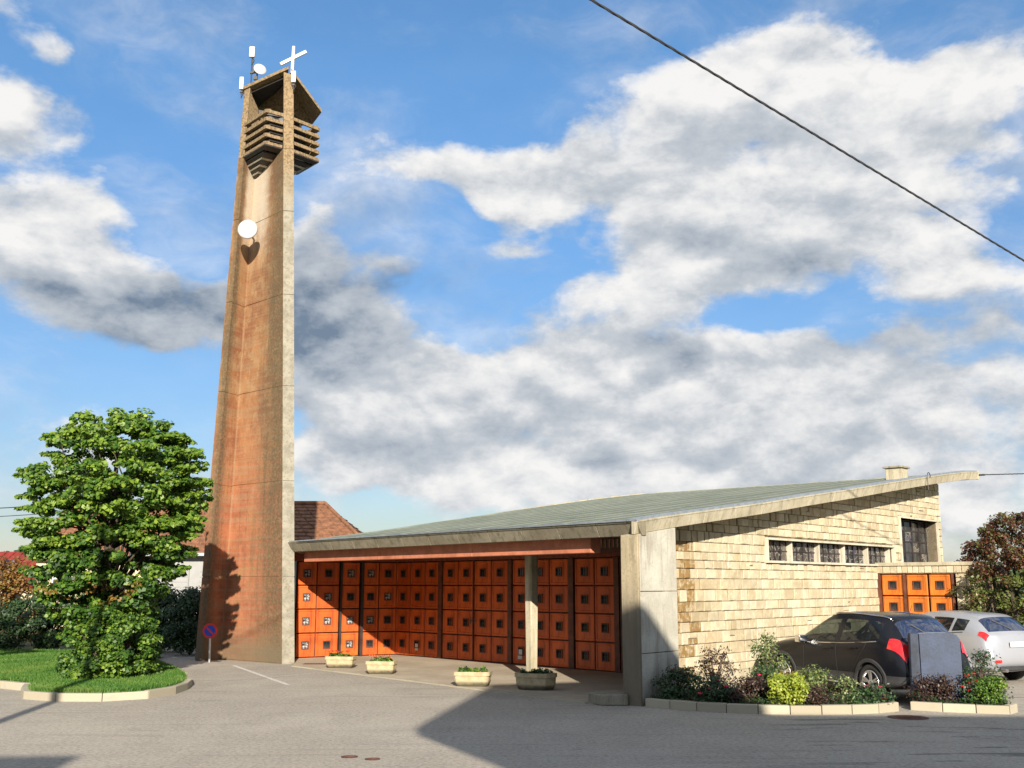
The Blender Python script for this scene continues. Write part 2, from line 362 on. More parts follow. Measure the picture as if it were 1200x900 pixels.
simple('alloy', (.55, .55, .56), .3, .8, var=.05, bump=0)
simple('seat_cloth', (.05, .05, .055), .9)
def f_carglass(t):
    t.color((.02, .025, .03)); t.p(Roughness=.03); t.b.inputs['Specular IOR Level'].default_value = .9
    tr = t.N.new('ShaderNodeBsdfTransparent'); tr.inputs[0].default_value = (.55, .62, .58, 1); ms = t.N.new('ShaderNodeMixShader'); ms.inputs[0].default_value = .5
    o = [n for n in t.N if n.type == 'OUTPUT_MATERIAL'][0]; t.L.new(t.b.outputs[0], ms.inputs[1]); t.L.new(tr.outputs[0], ms.inputs[2]); t.L.new(ms.outputs[0], o.inputs[0])
mat('car_glass', f_carglass)
def f_rearglass(t):
    t.color((.012, .02, .05)); t.p(Roughness=.04); t.b.inputs['Specular IOR Level'].default_value = 1.0; t.b.inputs['Coat Weight'].default_value = 1
mat('rear_glass', f_rearglass)
def f_tail(t):
    t.color((.62, .012, .012)); t.p(Roughness=.12); t.b.inputs['Coat Weight'].default_value = 1
mat('tail_red', f_tail)
simple('lamp_clear', (.6, .6, .6), .1, .3, var=.05, bump=0)
def f_solar(t): t.color((.02, .03, .08)); t.p(Roughness=.1)
mat('solar', f_solar)

# ------------------------------------------------------------------ mesh helpers
class MB:
    """collects verts / faces, then links ONE mesh object"""
    def __init__(s): s.v = []; s.f = []; s.at = {}
    def add(s, vs, fs):
        o = len(s.v); s.v += [tuple(v) for v in vs]; s.f += [tuple(i+o for i in f) for f in fs]; return o
    def quadbox(s, b, t):            # b: 4 bottom pts (ccw seen from above), t: 4 top pts
        s.add(list(b)+list(t), [(3,2,1,0),(4,5,6,7),(0,1,5,4),(1,2,6,5),(2,3,7,6),(3,0,4,7)])
    def box(s, c, size, M=None):
        x, y, z = (q/2 for q in size); c = Vector(c)
        P = [Vector(p) for p in ((-x,-y,-z),(x,-y,-z),(x,y,-z),(-x,y,-z),(-x,-y,z),(x,-y,z),(x,y,z),(-x,y,z))]
        if M is not None: P = [M @ p for p in P]
        s.add([p+c for p in P], [(3,2,1,0),(4,5,6,7),(0,1,5,4),(1,2,6,5),(2,3,7,6),(3,0,4,7)])
    def prism(s, poly, z0, z1):
        n = len(poly); z0 = z0 if isinstance(z0, (list, tuple)) else [z0]*n; z1 = z1 if isinstance(z1, (list, tuple)) else [z1]*n
        s.add([(p[0], p[1], z0[i]) for i, p in enumerate(poly)]+[(p[0], p[1], z1[i]) for i, p in enumerate(poly)],
              [tuple(range(n-1, -1, -1)), tuple(range(n, 2*n))]+[(i, (i+1) % n, n+(i+1) % n, n+i) for i in range(n)])
    def bar(s, a, b, w, h=None, up=(0, 0, 1)):
        a, b = Vector(a), Vector(b); h = h or w; d = (b-a).normalized(); up = Vector(up)
        if abs(d.dot(up)) > .98: up = Vector((1, 0, 0))
        x = d.cross(up).normalized()*w/2; y = x.cross(d).normalized()*h/2
        s.quadbox([a-x-y, a+x-y, a+x+y, a-x+y], [b-x-y, b+x-y, b+x+y, b-x+y])
    def tube(s, pts, r, n=8, caps=True):
        pts = [Vector(p) for p in pts]; rs = r if isinstance(r, (list, tuple)) else [r]*len(pts); base = len(s.v); prev = None
        for i, p in enumerate(pts):
            d = (pts[min(i+1, len(pts)-1)]-pts[max(i-1, 0)]).normalized()
            if prev is None: u = d.orthogonal().normalized()
            else: u = (prev-d*prev.dot(d)).normalized()
            prev = u; w = d.cross(u)
            s.v += [tuple(p+(u*math.cos(2*math.pi*k/n)+w*math.sin(2*math.pi*k/n))*rs[i]) for k in range(n)]
        for i in range(len(pts)-1):
            for k in range(n):
                a = base+i*n+k; b = base+i*n+(k+1) % n; s.f.append((a, b, b+n, a+n))
        if caps:
            s.f.append(tuple(base+k for k in range(n-1, -1, -1))); s.f.append(tuple(base+(len(pts)-1)*n+k for k in range(n)))
    def lathe(s, prof, c=(0, 0, 0), n=24, M=None):
        base = len(s.v); c = Vector(c)
        for r, z in prof:
            for k in range(n):
                p = Vector((r*math.cos(2*math.pi*k/n), r*math.sin(2*math.pi*k/n), z)); p = M @ p if M is not None else p
                s.v.append(tuple(p+c))
        for i in range(len(prof)-1):
            for k in range(n):
                a = base+i*n+k; b = base+i*n+(k+1) % n; s.f.append((a, b, b+n, a+n))
        s.f.append(tuple(base+k for k in range(n-1, -1, -1))); s.f.append(tuple(base+(len(prof)-1)*n+k for k in range(n)))
    def mesh(s, name):
        me = bpy.data.meshes.new(name); me.from_pydata(s.v, [], s.f); me.update(); return me
    def build(s, name, m, parent=None, smooth=False, bevel=0, loc=None, seg=1, recalc=True):
        me = s.mesh(name)
        if bevel or recalc:
            bm = bmesh.new(); bm.from_mesh(me)
            if bevel:
                ed = [e for e in bm.edges if len(e.link_faces) == 2 and e.calc_face_angle(0) > .5]
                bmesh.ops.bevel(bm, geom=ed, offset=bevel, segments=seg, affect='EDGES', profile=.6, clamp_overlap=True)
            if recalc: bmesh.ops.recalc_face_normals(bm, faces=bm.faces)
            bm.to_mesh(me); bm.free()
        me.materials.append(MATS[m] if isinstance(m, str) else m)
        o = link(name, me, parent); 
        if smooth: me.polygons.foreach_set('use_smooth', [True]*len(me.polygons))
        if loc is not None: o.location = loc
        return o
def link(name, me, parent=None):
    o = bpy.data.objects.new(name, me); COL.objects.link(o)
    if parent is not None: o.parent = parent
    return o
def tag(o, label=None, cat=None, group=None, kind=None):
    if label: o['label'] = label
    if cat: o['category'] = cat
    if group: o['group'] = group
    if kind: o['kind'] = kind
    return o
def thing(name, loc, label, cat, group=None, rz=0):
    o = bpy.data.objects.new(name, None); COL.objects.link(o); o.location = loc; o.rotation_euler = (0, 0, rz); o.empty_display_size = .2
    return tag(o, label, cat, group)
def fattr(o, name, vals, dom='FACE'):
    a = o.data.attributes.new(name, 'FLOAT', dom); a.data.foreach_set('value', np.asarray(vals, dtype=np.float32))
def V2(p): return Vector((p[0], p[1]))

# ------------------------------------------------------------------ ground, road, forecourt
def sheet(name, poly, z, m, kind='structure', parent=None):
    b = MB(); b.v = [(x, y, z) for x, y in poly]; b.f = [tuple(range(len(poly)))]
    o = b.build(name, m, parent, recalc=False)
    if kind: o['kind'] = kind
    return o
sheet('terrain', [(-1500,-1500),(1500,-1500),(1500,1500),(-1500,1500)], -.02, 'grass_land')
sheet('asphalt_road', [(-24,-25),(30,-25),(30,60),(-13,60),(-13,33.2),(-24,33.2)], 0, 'asphalt')
KL = [(-5.88,29.76),(-3.0,26.2),(-.72,23.37),(1.43,20.68),(2.0,20.55)]
b = MB(); fore = KL+[(6.6,25.0),(-3.2,35.2),(-6.8,33.2),(-6.3,31.2)]
b.prism(fore, -.05, .018); o = b.build('forecourt_paving', 'paving'); o['kind'] = 'structure'
# flush pale edging along the forecourt, one stone after another
edg = bpy.data.objects.new('forecourt_edging', None); COL.objects.link(edg); edg['kind'] = 'structure'
for a, c in zip(KL[:-1], KL[1:]):
    a, c = V2(a), V2(c); L = (c-a).length; n = max(1, int(L/1.0)); d = (c-a)/L; q = Vector((-d.y, d.x))
    if q.y > 0: q = -q
    for i in range(n):
        p0 = a+d*(L*i/n+.006); p1 = a+d*(L*(i+1)/n-.006)
        mb = MB(); mb.prism([p0, p0+q*.09, p1+q*.09, p1], -.05, .026+random.uniform(-.003, .003)); mb.build('edging_stone', 'kerb_concrete', edg)
# painted parking lines
for pts, w in ((((-7.62,30.1),(-4.95,24.4)),.11), (((-7.0,25.1),(-5.0,27.4)),.05)):
    a, c = V2(pts[0]), V2(pts[1]); d = (c-a).normalized(); q = Vector((-d.y, d.x))*w/2
    sheet('painted_line', [a+q, a-q, c-q, c+q], .004, 'worn_line')
# manhole, gully covers
for (x, y, r, lab) in ((-2.1,14.43,.11,'small rusty round valve cover nearer the left in the asphalt'),(-1.78,14.25,.10,'small dark oval valve cover right of the rusty one'),(6.62,18.55,.33,'round iron manhole cover in the asphalt before the planting bed end')):
    t = thing('manhole_cover', (x, y, 0), lab, 'manhole cover')
    mb = MB(); mb.lathe([(r, 0), (r, .006), (r*.88, .008)], n=24); mb.build('rim', 'manhole_iron', t)
    mb = MB(); mb.lathe([(r*.86, 0), (r*.86, .007)], n=20)
    for k in range(-3, 4): mb.box((0, k*r*.2, .008), (r*1.2*math.sqrt(max(.05, 1-(k*.24)**2)), r*.08, .006))
    mb.build('lid', 'manhole_iron', t)
for (x, y, lab) in ((-5.45,30.35,'flat iron drain grate beside the foot of the tower'),(-.9,27.0,'flat iron drain grate in the paving before the orange screens')):
    mb = MB(); mb.box((x, y, .02), (.6, .25, .02))
    for k in range(8): mb.box((x-.26+.074*k, y, .032), (.03, .22, .008))
    tag(mb.build('drain_grate', 'manhole_iron'), lab, 'drain')

# ------------------------------------------------------------------ leaves
def leaf_mesh(P, Nrm, size, asp=.6, fold=.0):
    n = len(P); a = rng.normal(size=(n, 3)); t = np.cross(Nrm, a); t /= np.linalg.norm(t, axis=1)[:, None]+1e-9
    u = np.cross(Nrm, t); s = size[:, None] if np.ndim(size) else size
    v = np.empty((n, 4, 3)); v[:, 0] = P-t*s*.5; v[:, 1] = P+u*s*asp*.5+Nrm*s*fold-t*s*.08; v[:, 2] = P+t*s*.5; v[:, 3] = P-u*s*asp*.5+Nrm*s*fold-t*s*.08
    return v.reshape(-1, 3)
def mesh_quads(name, verts, m, parent=None, tint=None):
    n = len(verts)//4; me = bpy.data.meshes.new(name); me.vertices.add(4*n); me.vertices.foreach_set('co', verts.astype(np.float32).ravel())
    me.loops.add(4*n); me.loops.foreach_set('vertex_index', np.arange(4*n, dtype=np.int32)); me.polygons.add(n)
    me.polygons.foreach_set('loop_start', np.arange(0, 4*n, 4, dtype=np.int32)); me.polygons.foreach_set('loop_total', np.full(n, 4, dtype=np.int32))
    me.update(calc_edges=True); me.materials.append(MATS[m]); o = link(name, me, parent)
    if tint is None: tint = rng.random(n)
    fattr(o, 'tint', tint); return o
def unit(n):
    v = rng.normal(size=(n, 3)); return v/np.linalg.norm(v, axis=1)[:, None]
def crown(parent, clumps, m, per, leaf, name='foliage', asp=.65, flat=.55, upbias=.6, kind=None):
    """clumps: list of (centre, radius, tintbias). Leaves lie on drooping shelves in every clump."""
    Ps, Ns, Ts, Ss = [], [], [], []
    for c, r, tb in clumps:
        k = max(6, int(per*(r if np.isscalar(r) else 1)))
        d = unit(k); rad = rng.random(k)**.45; p = np.array(c)+d*rad[:, None]*np.array([r, r, r*flat])
        nn = d*.55+np.array([0, -.25, upbias])+rng.normal(size=(k, 3))*.38; nn /= np.linalg.norm(nn, axis=1)[:, None]
        Ps.append(p); Ns.append(nn); Ts.append(np.clip(rng.normal(.5+tb, .27, k), 0, 1)); Ss.append(leaf*rng.uniform(.65, 1.25, k))
    P, Nn, T, S = map(np.concatenate, (Ps, Ns, Ts, Ss))
    return mesh_quads(name, leaf_mesh(P, Nn, S, asp, .08), m, parent, T)
def limbs(parent, base, tips, r0, m='bark', name='branch', trunkh=None, n=6):
    mb = MB()
    for tp in tips:
        b0 = Vector(base); e = Vector(tp); mid = (b0+e)/2+Vector((random.uniform(-.1, .1), random.uniform(-.1, .1), .12))*(e-b0).length
        mb.tube([b0, (b0+mid)/2+Vector((0, 0, .03)), mid, e], [r0, r0*.75, r0*.5, r0*.15], n)
    return mb.build(name, m, parent, smooth=True)

# ------------------------------------------------------------------ bell tower
tower = thing('bell_tower', (-7.5, 31.8, 0), 'tall tapering reddish concrete bell tower with louvred belfry and cross on top', 'bell tower')
TO = Vector((-7.5, 31.8, 0))
ZT = 18.0
basep = dict(S1=(-6.07,30.69),S2=(-6.40,30.60),G1=(-8.60,32.40),W2=(-8.95,31.78),W1=(-9.22,31.95),G2=(-8.75,32.75),B1=(-8.85,33.7),B2=(-8.1,34.6),G4=(-7.5,33.9),E=(-7.05,34.3),E2=(-6.85,34.1),G3=(-6.95,32.9))
topp = dict(S1=(-6.86,31.15),S2=(-7.16,31.08),G1=(-8.18,32.30),W2=(-8.36,31.73),W1=(-8.56,31.82),G2=(-8.42,32.35),B1=(-8.4,32.8),B2=(-8.0,33.3),G4=(-7.75,33.05),E=(-7.42,33.3),E2=(-7.3,33.15),G3=(-7.35,32.3))
order = ['S2','G1','W2','W1','G2','B1','B2','G4','E','E2','G3','S1']
def tp(k, z): a, c = Vector(basep[k]), Vector(topp[k]); q = a.lerp(c, z/ZT); return Vector((q.x, q.y, z))
ZS = 15.4
joints = [0, 2.38, 5.1, 7.9, 10.7, 13.35, ZS]
def shaft_part(z0, z1, topcap):
    mb = MB(); edge = []; fk = []; nz_ = 7
    zs = [z0+.03]+[z0+(z1-z0)*i/nz_ for i in range(1, nz_)]+[z1]
    kind = {('S2','G1'):(0,1,0),('G1','W2'):(1,.1,0),('W2','W1'):(.15,.4,0),('S1','S2'):(0,0,1)}
    for i, a in enumerate(order):
        c = order[(i+1) % len(order)]; e0, e1, k = kind.get((a, c), (.4, .6, 0)); M = 10 if k == 0 else 2
        for zi in range(len(zs)-1):
            for j in range(M):
                f0, f1 = j/M, (j+1)/M
                A, B_ = tp(a, zs[zi]), tp(c, zs[zi]); C_, D_ = tp(a, zs[zi+1]), tp(c, zs[zi+1])
                mb.add([A.lerp(B_, f0)-TO, A.lerp(B_, f1)-TO, C_.lerp(D_, f1)-TO, C_.lerp(D_, f0)-TO], [(0, 1, 2, 3)])
                edge += [e0+(e1-e0)*f0, e0+(e1-e0)*f1, e0+(e1-e0)*f1, e0+(e1-e0)*f0]; fk.append(k)
    # recessed joint below: a slightly inset ring
    cen = sum((tp(k, z0) for k in order), Vector())/len(order)
    for i, a in enumerate(order):
        c = order[(i+1) % len(order)]
        A, B_, C_, D_ = tp(a, z0), tp(c, z0), tp(a, z0+.03), tp(c, z0+.03)
        sh = lambda p: p+(Vector((cen.x, cen.y, p.z))-p).normalized()*.02-TO
        mb.add([sh(A), sh(B_), sh(D_), sh(C_)], [(0, 1, 2, 3)]); e0, e1, k = kind.get((a, c), (.4, .6, 0)); edge += [e0, e1, e1, e0]; fk.append(k)
    if topcap:
        mb.add([tp(k, z1)-TO for k in order], [tuple(range(len(order)-1, -1, -1))]); edge += [.5]*len(order); fk.append(1)
    o = mb.build('shaft_section', 'tower_concrete', tower, recalc=False)
    fattr(o, 'edge', edge, 'POINT'); fattr(o, 'facekind', fk); return o
for a, c in zip(joints[:-1], joints[1:]): shaft_part(a, c, c == ZS)
def tconc(o, k=1.0):
    n = len(o.data.polygons); fattr(o, 'facekind', [k]*n); fattr(o, 'edge', [.6]*len(o.data.vertices), 'POINT'); return o
def tprism(name, P, z0, z1, m='tower_concrete', k=1.0, bev=0):
    mb = MB(); n = len(P); z0 = z0 if isinstance(z0, (list, tuple)) else [z0]*n; z1 = z1 if isinstance(z1, (list, tuple)) else [z1]*n
    mb.prism([(p[0]-TO.x, p[1]-TO.y) for p in P], z0, z1); o = mb.build(name, m, tower, bevel=bev)
    if m == 'tower_concrete': tconc(o, k)
    return o
# posts that carry the roof slabs
S1t, S2t = tp('S1', 16.7), tp('S2', 16.7)
def post(bot, top_, z1):
    mb = MB(); mb.quadbox([Vector((p[0], p[1], ZS+.002))-TO for p in bot], [Vector((p[0], p[1], z))-TO for p, z in zip(top_, z1)]); tconc(mb.build('corner_post', 'tower_concrete', tower, bevel=.01))
post([tp('S2', ZS), tp('S1', ZS), (-6.9,31.42), (-7.15,31.36)], [tp('S2', 18), tp('S1', 18), (-6.98,31.5), (-7.2,31.44)], [17.98, 17.9, 17.95, 18.0])
W1t, W2t = tp('W1', 16.7), tp('W2', 16.7)
post([tp('W1', ZS), tp('W2', ZS), (-8.38,32.05), (-8.6,32.12)], [tp('W1', 18), tp('W2', 18), (-8.34,31.98), (-8.5,32.06)], [17.82, 17.78, 17.78, 17.82])
tprism('shade_core', [(-8.3,32.0), (-7.55,31.2), (-7.15,31.5), (-6.6,32.05), (-7.1,32.8), (-8.2,32.7)], ZS-.1, 16.45, 'belfry_shade')  # black prism behind the slats puts the inner shade into colour
tprism('belfry_back', [(-8.35,32.75), (-6.95,32.95), (-6.95,33.05), (-8.35,32.85)], 16.45, 17.25, 'belfry_shade')  # back walls coloured black for the interior's shade
tprism('belfry_back', [(-8.4,32.1), (-8.25,32.1), (-8.25,32.7), (-8.4,32.7)], 16.45, 17.4, 'belfry_shade')
tprism('corner_post', [(-7.4,33.0), (-7.15,32.9), (-7.15,33.15), (-7.4,33.25)], ZS+.002, 17.5)
tprism('corner_post', [(-8.3,32.95), (-8.05,32.95), (-8.05,33.2), (-8.3,33.2)], ZS+.002, 17.3)
tprism('side_wall', [W2t+Vector((.02, .02, 0)), (-7.9,32.75), (-8.0,32.85), (-8.42,32.03)], ZS+.003, [17.7, 16.6, 16.6, 17.7])
# louvre chevrons
F = Vector((-7.56,30.72,0)); Lc = Vector((-8.60,31.88,0)); Rc = Vector((-7.10,31.06,0)); RR = Vector((-6.13,31.98,0)); SS = Vector((-6.88,31.12,0)); QQ = Vector((-7.0,33.0,0)); BL = Vector((-8.75,33.0,0))
def slat(a, c, z, inn):
    d = (c-a).normalized(); q = Vector((-d.y, d.x, 0))*.16*inn
    tprism('louvre_slat', [a, c, c+q, a+q], [z, z, z+.05, z+.05], [z+.105, z+.105, z+.15, z+.15], k=1.0)
for i in range(5):
    z = 15.42+i*.262
    slat(Lc, F, z, 1); slat(F+Vector((.004, .004, 0)), Rc, z+.003, 1)
    slat(SS, RR, z-.06, 1); slat(RR+Vector((0, .01, 0)), QQ, z-.063, 1)
    slat(BL, Lc+Vector((0, .1, 0)), z, 1) if i % 2 == 0 else None
# stepped undersides: shade put into black boards, light through gaps into pale bars
def soffit(c0, corners, z0, apex, za, n=5):
    apex = Vector(apex)
    for s in range(n):
        f0, f1 = s/n, (s+.66)/n
        for a, c in zip(corners[:-1], corners[1:]):
            A0, A1 = a.lerp(apex, f0), a.lerp(apex, f1); C0, C1 = c.lerp(apex, f0), c.lerp(apex, f1)
            zz0, zz1 = z0+(za-z0)*f0, z0+(za-z0)*f1
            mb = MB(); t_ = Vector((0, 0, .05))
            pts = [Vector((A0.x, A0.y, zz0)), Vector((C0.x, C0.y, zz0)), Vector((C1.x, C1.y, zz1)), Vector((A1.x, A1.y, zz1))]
            mb.quadbox([p-TO for p in pts], [p-TO+t_ for p in pts]); mb.build('soffit_board', 'black_steel', tower)  # black colour stands for the underside's shade
            if s in (1, 2, 3):
                g0, g1 = f1+.01, (s+1)/n-.01
                pts = [a.lerp(apex, g0), c.lerp(apex, g0), c.lerp(apex, g1), a.lerp(apex, g1)]
                zs = [z0+(za-z0)*g0-.004]*2+[z0+(za-z0)*g1-.004]*2
                mb = MB(); pp = [Vector((p.x, p.y, q)) for p, q in zip(pts, zs)]
                mb.quadbox([p-TO for p in pp], [p-TO+t_ for p in pp]); mb.build('gap_light_bar', 'white_concrete', tower)  # pale bar painted for light coming through the gap
soffit(None, [Lc, F, Rc], 15.39, (-8.17,32.28,0), 14.85)
soffit(None, [SS, RR, QQ], 15.33, (-7.2,32.1,0), 14.95, 4)
# folded roof slabs
def slab(pts, th=.1):
    mb = MB(); P = [Vector(p)-TO for p in pts]; mb.quadbox(P, [p+Vector((0, 0, th)) for p in P]); o = mb.build('roof_slab', 'tower_concrete', tower); return tconc(o)
slab([(-8.62,31.78,17.72), (-7.02,31.12,18.10), (-7.3,32.3,18.25), (-8.5,32.9,17.6)])
slab([(-6.93,31.10,18.02), (-6.10,31.98,17.04), (-6.6,33.05,17.1), (-7.28,32.32,18.22)])
slab([(-7.31,32.33,18.24), (-6.62,33.08,17.1), (-8.0,33.5,17.2), (-8.48,32.93,17.58)])
mb = MB(); P = [Vector(p)-TO for p in ((-8.5,31.95,17.66),(-7.15,31.4,17.98),(-7.4,32.25,18.12),(-8.4,32.75,17.52))]; mb.quadbox([p-Vector((0,0,.03)) for p in P], P); mb.build('ceiling_shade', 'belfry_shade', tower)  # black layer added under the slab, standing in for interior shade
# something metallic glimpsed inside: two bells on a beam
mb = MB(); mb.bar(Vector((-8.1,31.9,17.0))-TO, Vector((-7.1,32.3,17.0))-TO, .12); mb.build('bell_beam', 'black_steel', tower)
for i, x in enumerate((-7.75, -7.35)):
    mb = MB(); mb.lathe([(.30, 0), (.27, .06), (.2, .25), (.15, .42), (.04, .48)], Vector((x, 32.0+i*.1, 16.42))-TO, 20); mb.build('bell', 'zinc', tower, smooth=True)
# cross
cr = MB(); b0 = Vector((-6.92,31.2,17.98))-TO
cr.bar(b0, b0+Vector((.02, 0, .92)), .095, .09); cr.bar(b0+Vector((-.36, -.1, .26)), b0+Vector((.40, .1, .80)), .08, .10)
tag(cr.build('cross', 'white_metal', tower, bevel=.01))
# clock
ck = MB(); Mx = Matrix.Rotation(R(90), 3, 'X'); cc = Vector((-8.06,31.15,12.82))-TO
ck.lathe([(.275, 0), (.30, .02), (.30, .07), (.275, .09)], cc, 32, Mx); clock = ck.build('clock_face', 'clock_white', tower, smooth=False); clock['label'] = 'round white clock face'
hd = MB(); f0 = cc+Vector((0, -.1, 0)); hd.bar(f0, f0+Vector((-.03, 0, .22)), .02, .01); hd.bar(f0, f0+Vector((.12, 0, .1)), .025, .01)
hd.build('clock_hand', 'galvanised', clock)
mb = MB(); mb.tube([cc+Vector((0, .0, 0)), cc+Vector((-.05, 1.1, 0))], .035); mb.build('clock_bracket', 'galvanised', clock)
for k in range(12):
    a = k*math.pi/6; mb = MB(); mb.bar(f0+Vector((math.cos(a)*.20, .004, math.sin(a)*.20)), f0+Vector((math.cos(a)*.25, .004, math.sin(a)*.25)), .02, .008); mb.build('hour_mark', 'galvanised', clock)
# antennas mounted on the tower
def antenna(loc, h, w, mast, lab, lean=0):
    t = thing('antenna', loc, lab, 'antenna', 'antennas on the tower top')
    mb = MB(); mb.box((0, 0, mast+h/2), (w, w*.6, h)); mb.build('radome', 'white_metal', t, bevel=.02, seg=2)
    mb = MB(); mb.tube([(0, .05, -.15), (0, .05, mast+h*.3)], .022); mb.box((0, .05, mast*.5), (.09, .08, .06)); mb.tube([(.02, 0, mast), (.08, .0, mast-.12), (0, .04, mast-.25)], .015, 6); mb.build('mast', 'black_steel', t)
    return t
t = antenna((-8.38,31.85,17.85), .36, .17, 1.02, 'white panel antenna highest on its mast at the top left of the tower')
antenna((-8.62,31.66,17.55), .42, .13, .12, 'white panel antenna on the left corner post of the tower')
antenna((-6.82,30.98,17.45), .38, .14, .12, 'white panel antenna on the post beneath the cross')
t = thing('dish_antenna', (-8.2,31.9,17.85), 'small white round dish antenna beside the mast on the tower top', 'antenna')
mb = MB(); mb.lathe([(.02, .0), (.14, .02), (.20, .08), (.2, .1), (.0, .09)], (.08, -.05, .55), 24, Matrix.Rotation(R(75), 3, 'X') @ Matrix.Rotation(R(25), 3, 'Y')); mb.build('dish', 'white_metal', t, smooth=True)
mb = MB(); mb.tube([(0, 0, -.1), (0, 0, .75)], .025); mb.box((-.08, -.03, .62), (.1, .08, .26)); mb.box((-.03, -.05, .3), (.12, .08, .12)); mb.build('bracket', 'black_steel', t)

# ------------------------------------------------------------------ church
dW = Vector((.657, .754)).normalized(); nW = Vector((dW.y, -dW.x)); E1 = Vector((2.35, 20.15))
def st(s, t, z=0): p = E1+dW*s-nW*t; return Vector((p.x, p.y, z))
church = thing('church_building', (0, 0, 0), 'low modern church with sweeping green felt roof, stone side wall and orange screens', 'church')
ZS_ = [(-1,3.2),(0,3.33),(1.6,3.54),(3.3,3.74),(5.2,3.97),(7.35,4.26),(9.8,4.57),(12.7,4.96),(16.1,5.4),(18.6,5.70),(19.95,5.80),(22,5.8)]
def zroof(s):
    for (a, za), (b_, zb) in zip(ZS_[:-1], ZS_[1:]):
        if s <= b_: return za+(zb-za)*(s-a)/(b_-a)
    return 5.8
SM = 19.95; TM = 16.0
def s0(t): return 2.2*t/13.5 if t <= 13.5 else 2.2+(t-13.5)*1.0
def TX(s): return TM-3.3*max(0, s-5.2)/14.75
def rz(s, t): sg = (s-s0(t))/(SM-s0(t))*SM; return zroof(sg)
NS, NTT = 40, 16
def rgrid(i, j):
    t = TM*j/NTT; s = s0(t)+(SM-s0(t))*i/NS; return s, t*TX(s)/TM
mb = MB()
for i in range(NS+1):
    for j in range(NTT+1):
        s, t = rgrid(i, j); mb.v.append(tuple(st(s, t, rz(s, t))))
for i in range(NS):
    for j in range(NTT): a = i*(NTT+1)+j; mb.f.append((a, a+NTT+1, a+NTT+2, a+1))
o = mb.build('roof_covering', 'green_felt', church, smooth=True)
mb = MB()
for i in range(NS+1):
    for j in range(NTT+1):
        s, t = rgrid(i, j); t2 = max(.12, min(TX(s)-.12, t)); s2 = max(s0(t)+.22, min(SM-.15, s)); mb.v.append(tuple(st(s2, t2, rz(s, t)-.215)))
for i in range(NS):
    for j in range(NTT): a = i*(NTT+1)+j; mb.f.append((a, a+1, a+NTT+2, a+NTT+1))
mb.build('soffit', 'pale_concrete', church, smooth=True)
# felt seams
for k in range(1, 16):
    pts = [st(*rgrid(i, k), rz(*rgrid(i, k))+.008) for i in range(41)]
    mb = MB()
    for a, c in zip(pts[:-1], pts[1:]):
        w = Vector((nW.x, nW.y, 0))*.035; mb.add([a-w, a+w, c+w, c-w, a-w*.8+Vector((0,0,.012)), a+w*.8+Vector((0,0,.012)), c+w*.8+Vector((0,0,.012)), c-w*.8+Vector((0,0,.012))], [(4,5,6,7),(1,2,6,5),(3,0,4,7)])
    mb.build('felt_seam', 'green_felt', church)
# fascia pieces: side (15) and front (12), back
def fascia(P, Q, zp, zq, inp, inq, h, m, lip=.03):
    P, Q = Vector(P), Vector(Q); d = (Q-P); L = d.length; d /= L; g = d*.006
    mb = MB(); ztp, ztq = zp+lip, zq+lip
    bp = [P+g, Q-g, Q-g+inq, P+g+inp]
    lo = [Vector((bp[0].x+inp.x*.55, bp[0].y+inp.y*.55, zp-h)), Vector((bp[1].x+inq.x*.55, bp[1].y+inq.y*.55, zq-h)), Vector((bp[2].x, bp[2].y, zq-h)), Vector((bp[3].x, bp[3].y, zp-h))]
    hi = [Vector((bp[0].x, bp[0].y, ztp)), Vector((bp[1].x, bp[1].y, ztq)), Vector((bp[2].x, bp[2].y, ztq)), Vector((bp[3].x, bp[3].y, ztp))]
    mb.quadbox(lo, hi); return mb.build('fascia_piece', m, church, bevel=.006)
NF = 16; inn = -Vector((nW.x, nW.y, 0))*.14
for i in range(NF):
    sa, sb = SM*i/NF, SM*(i+1)/NF; fascia(st(sa, 0), st(sb, 0), zroof(sa), zroof(sb), inn, inn, .22, 'pale_concrete')
fd = (st(s0(TM), TM)-st(0, 0)); fd.z = 0; fd.normalize(); fin = Vector((dW.x, dW.y, 0))*.30
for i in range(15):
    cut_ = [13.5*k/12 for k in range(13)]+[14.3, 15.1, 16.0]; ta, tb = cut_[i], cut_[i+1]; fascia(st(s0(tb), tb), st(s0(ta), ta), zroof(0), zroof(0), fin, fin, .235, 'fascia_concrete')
for i in range(12):
    ta, tb = TX(SM)*i/12, TX(SM)*(i+1)/12; q = -Vector((dW.x, dW.y, 0))*.14; fascia(st(SM, ta), st(SM, tb), 5.8, 5.8, q, q, .22, 'pale_concrete')
for i in range(NF):
    sa, sb = s0(TM)+(SM-s0(TM))*i/NF, s0(TM)+(SM-s0(TM))*(i+1)/NF; fascia(st(sb, TX(sb)), st(sa, TX(sa)), rz(sb, TX(sb)), rz(sa, TX(sa)), -inn, -inn, .22, 'pale_concrete')
# zinc edge trims
def trim(pts, w, h, m, name):
    mb = MB()
    for a, c in zip(pts[:-1], pts[1:]): mb.bar(a, c+(c-a)*.001, w, h)
    mb.build(name, m, church)
trim([st(SM*i/30, .16, zroof(SM*i/30)+.055) for i in range(31)], .16, .05, 'zinc', 'edge_flashing')
trim([st(s0(TM*i/20)+.03, TM*i/20, 3.33+.05) for i in range(21)], .1, .035, 'zinc', 'edge_flashing')
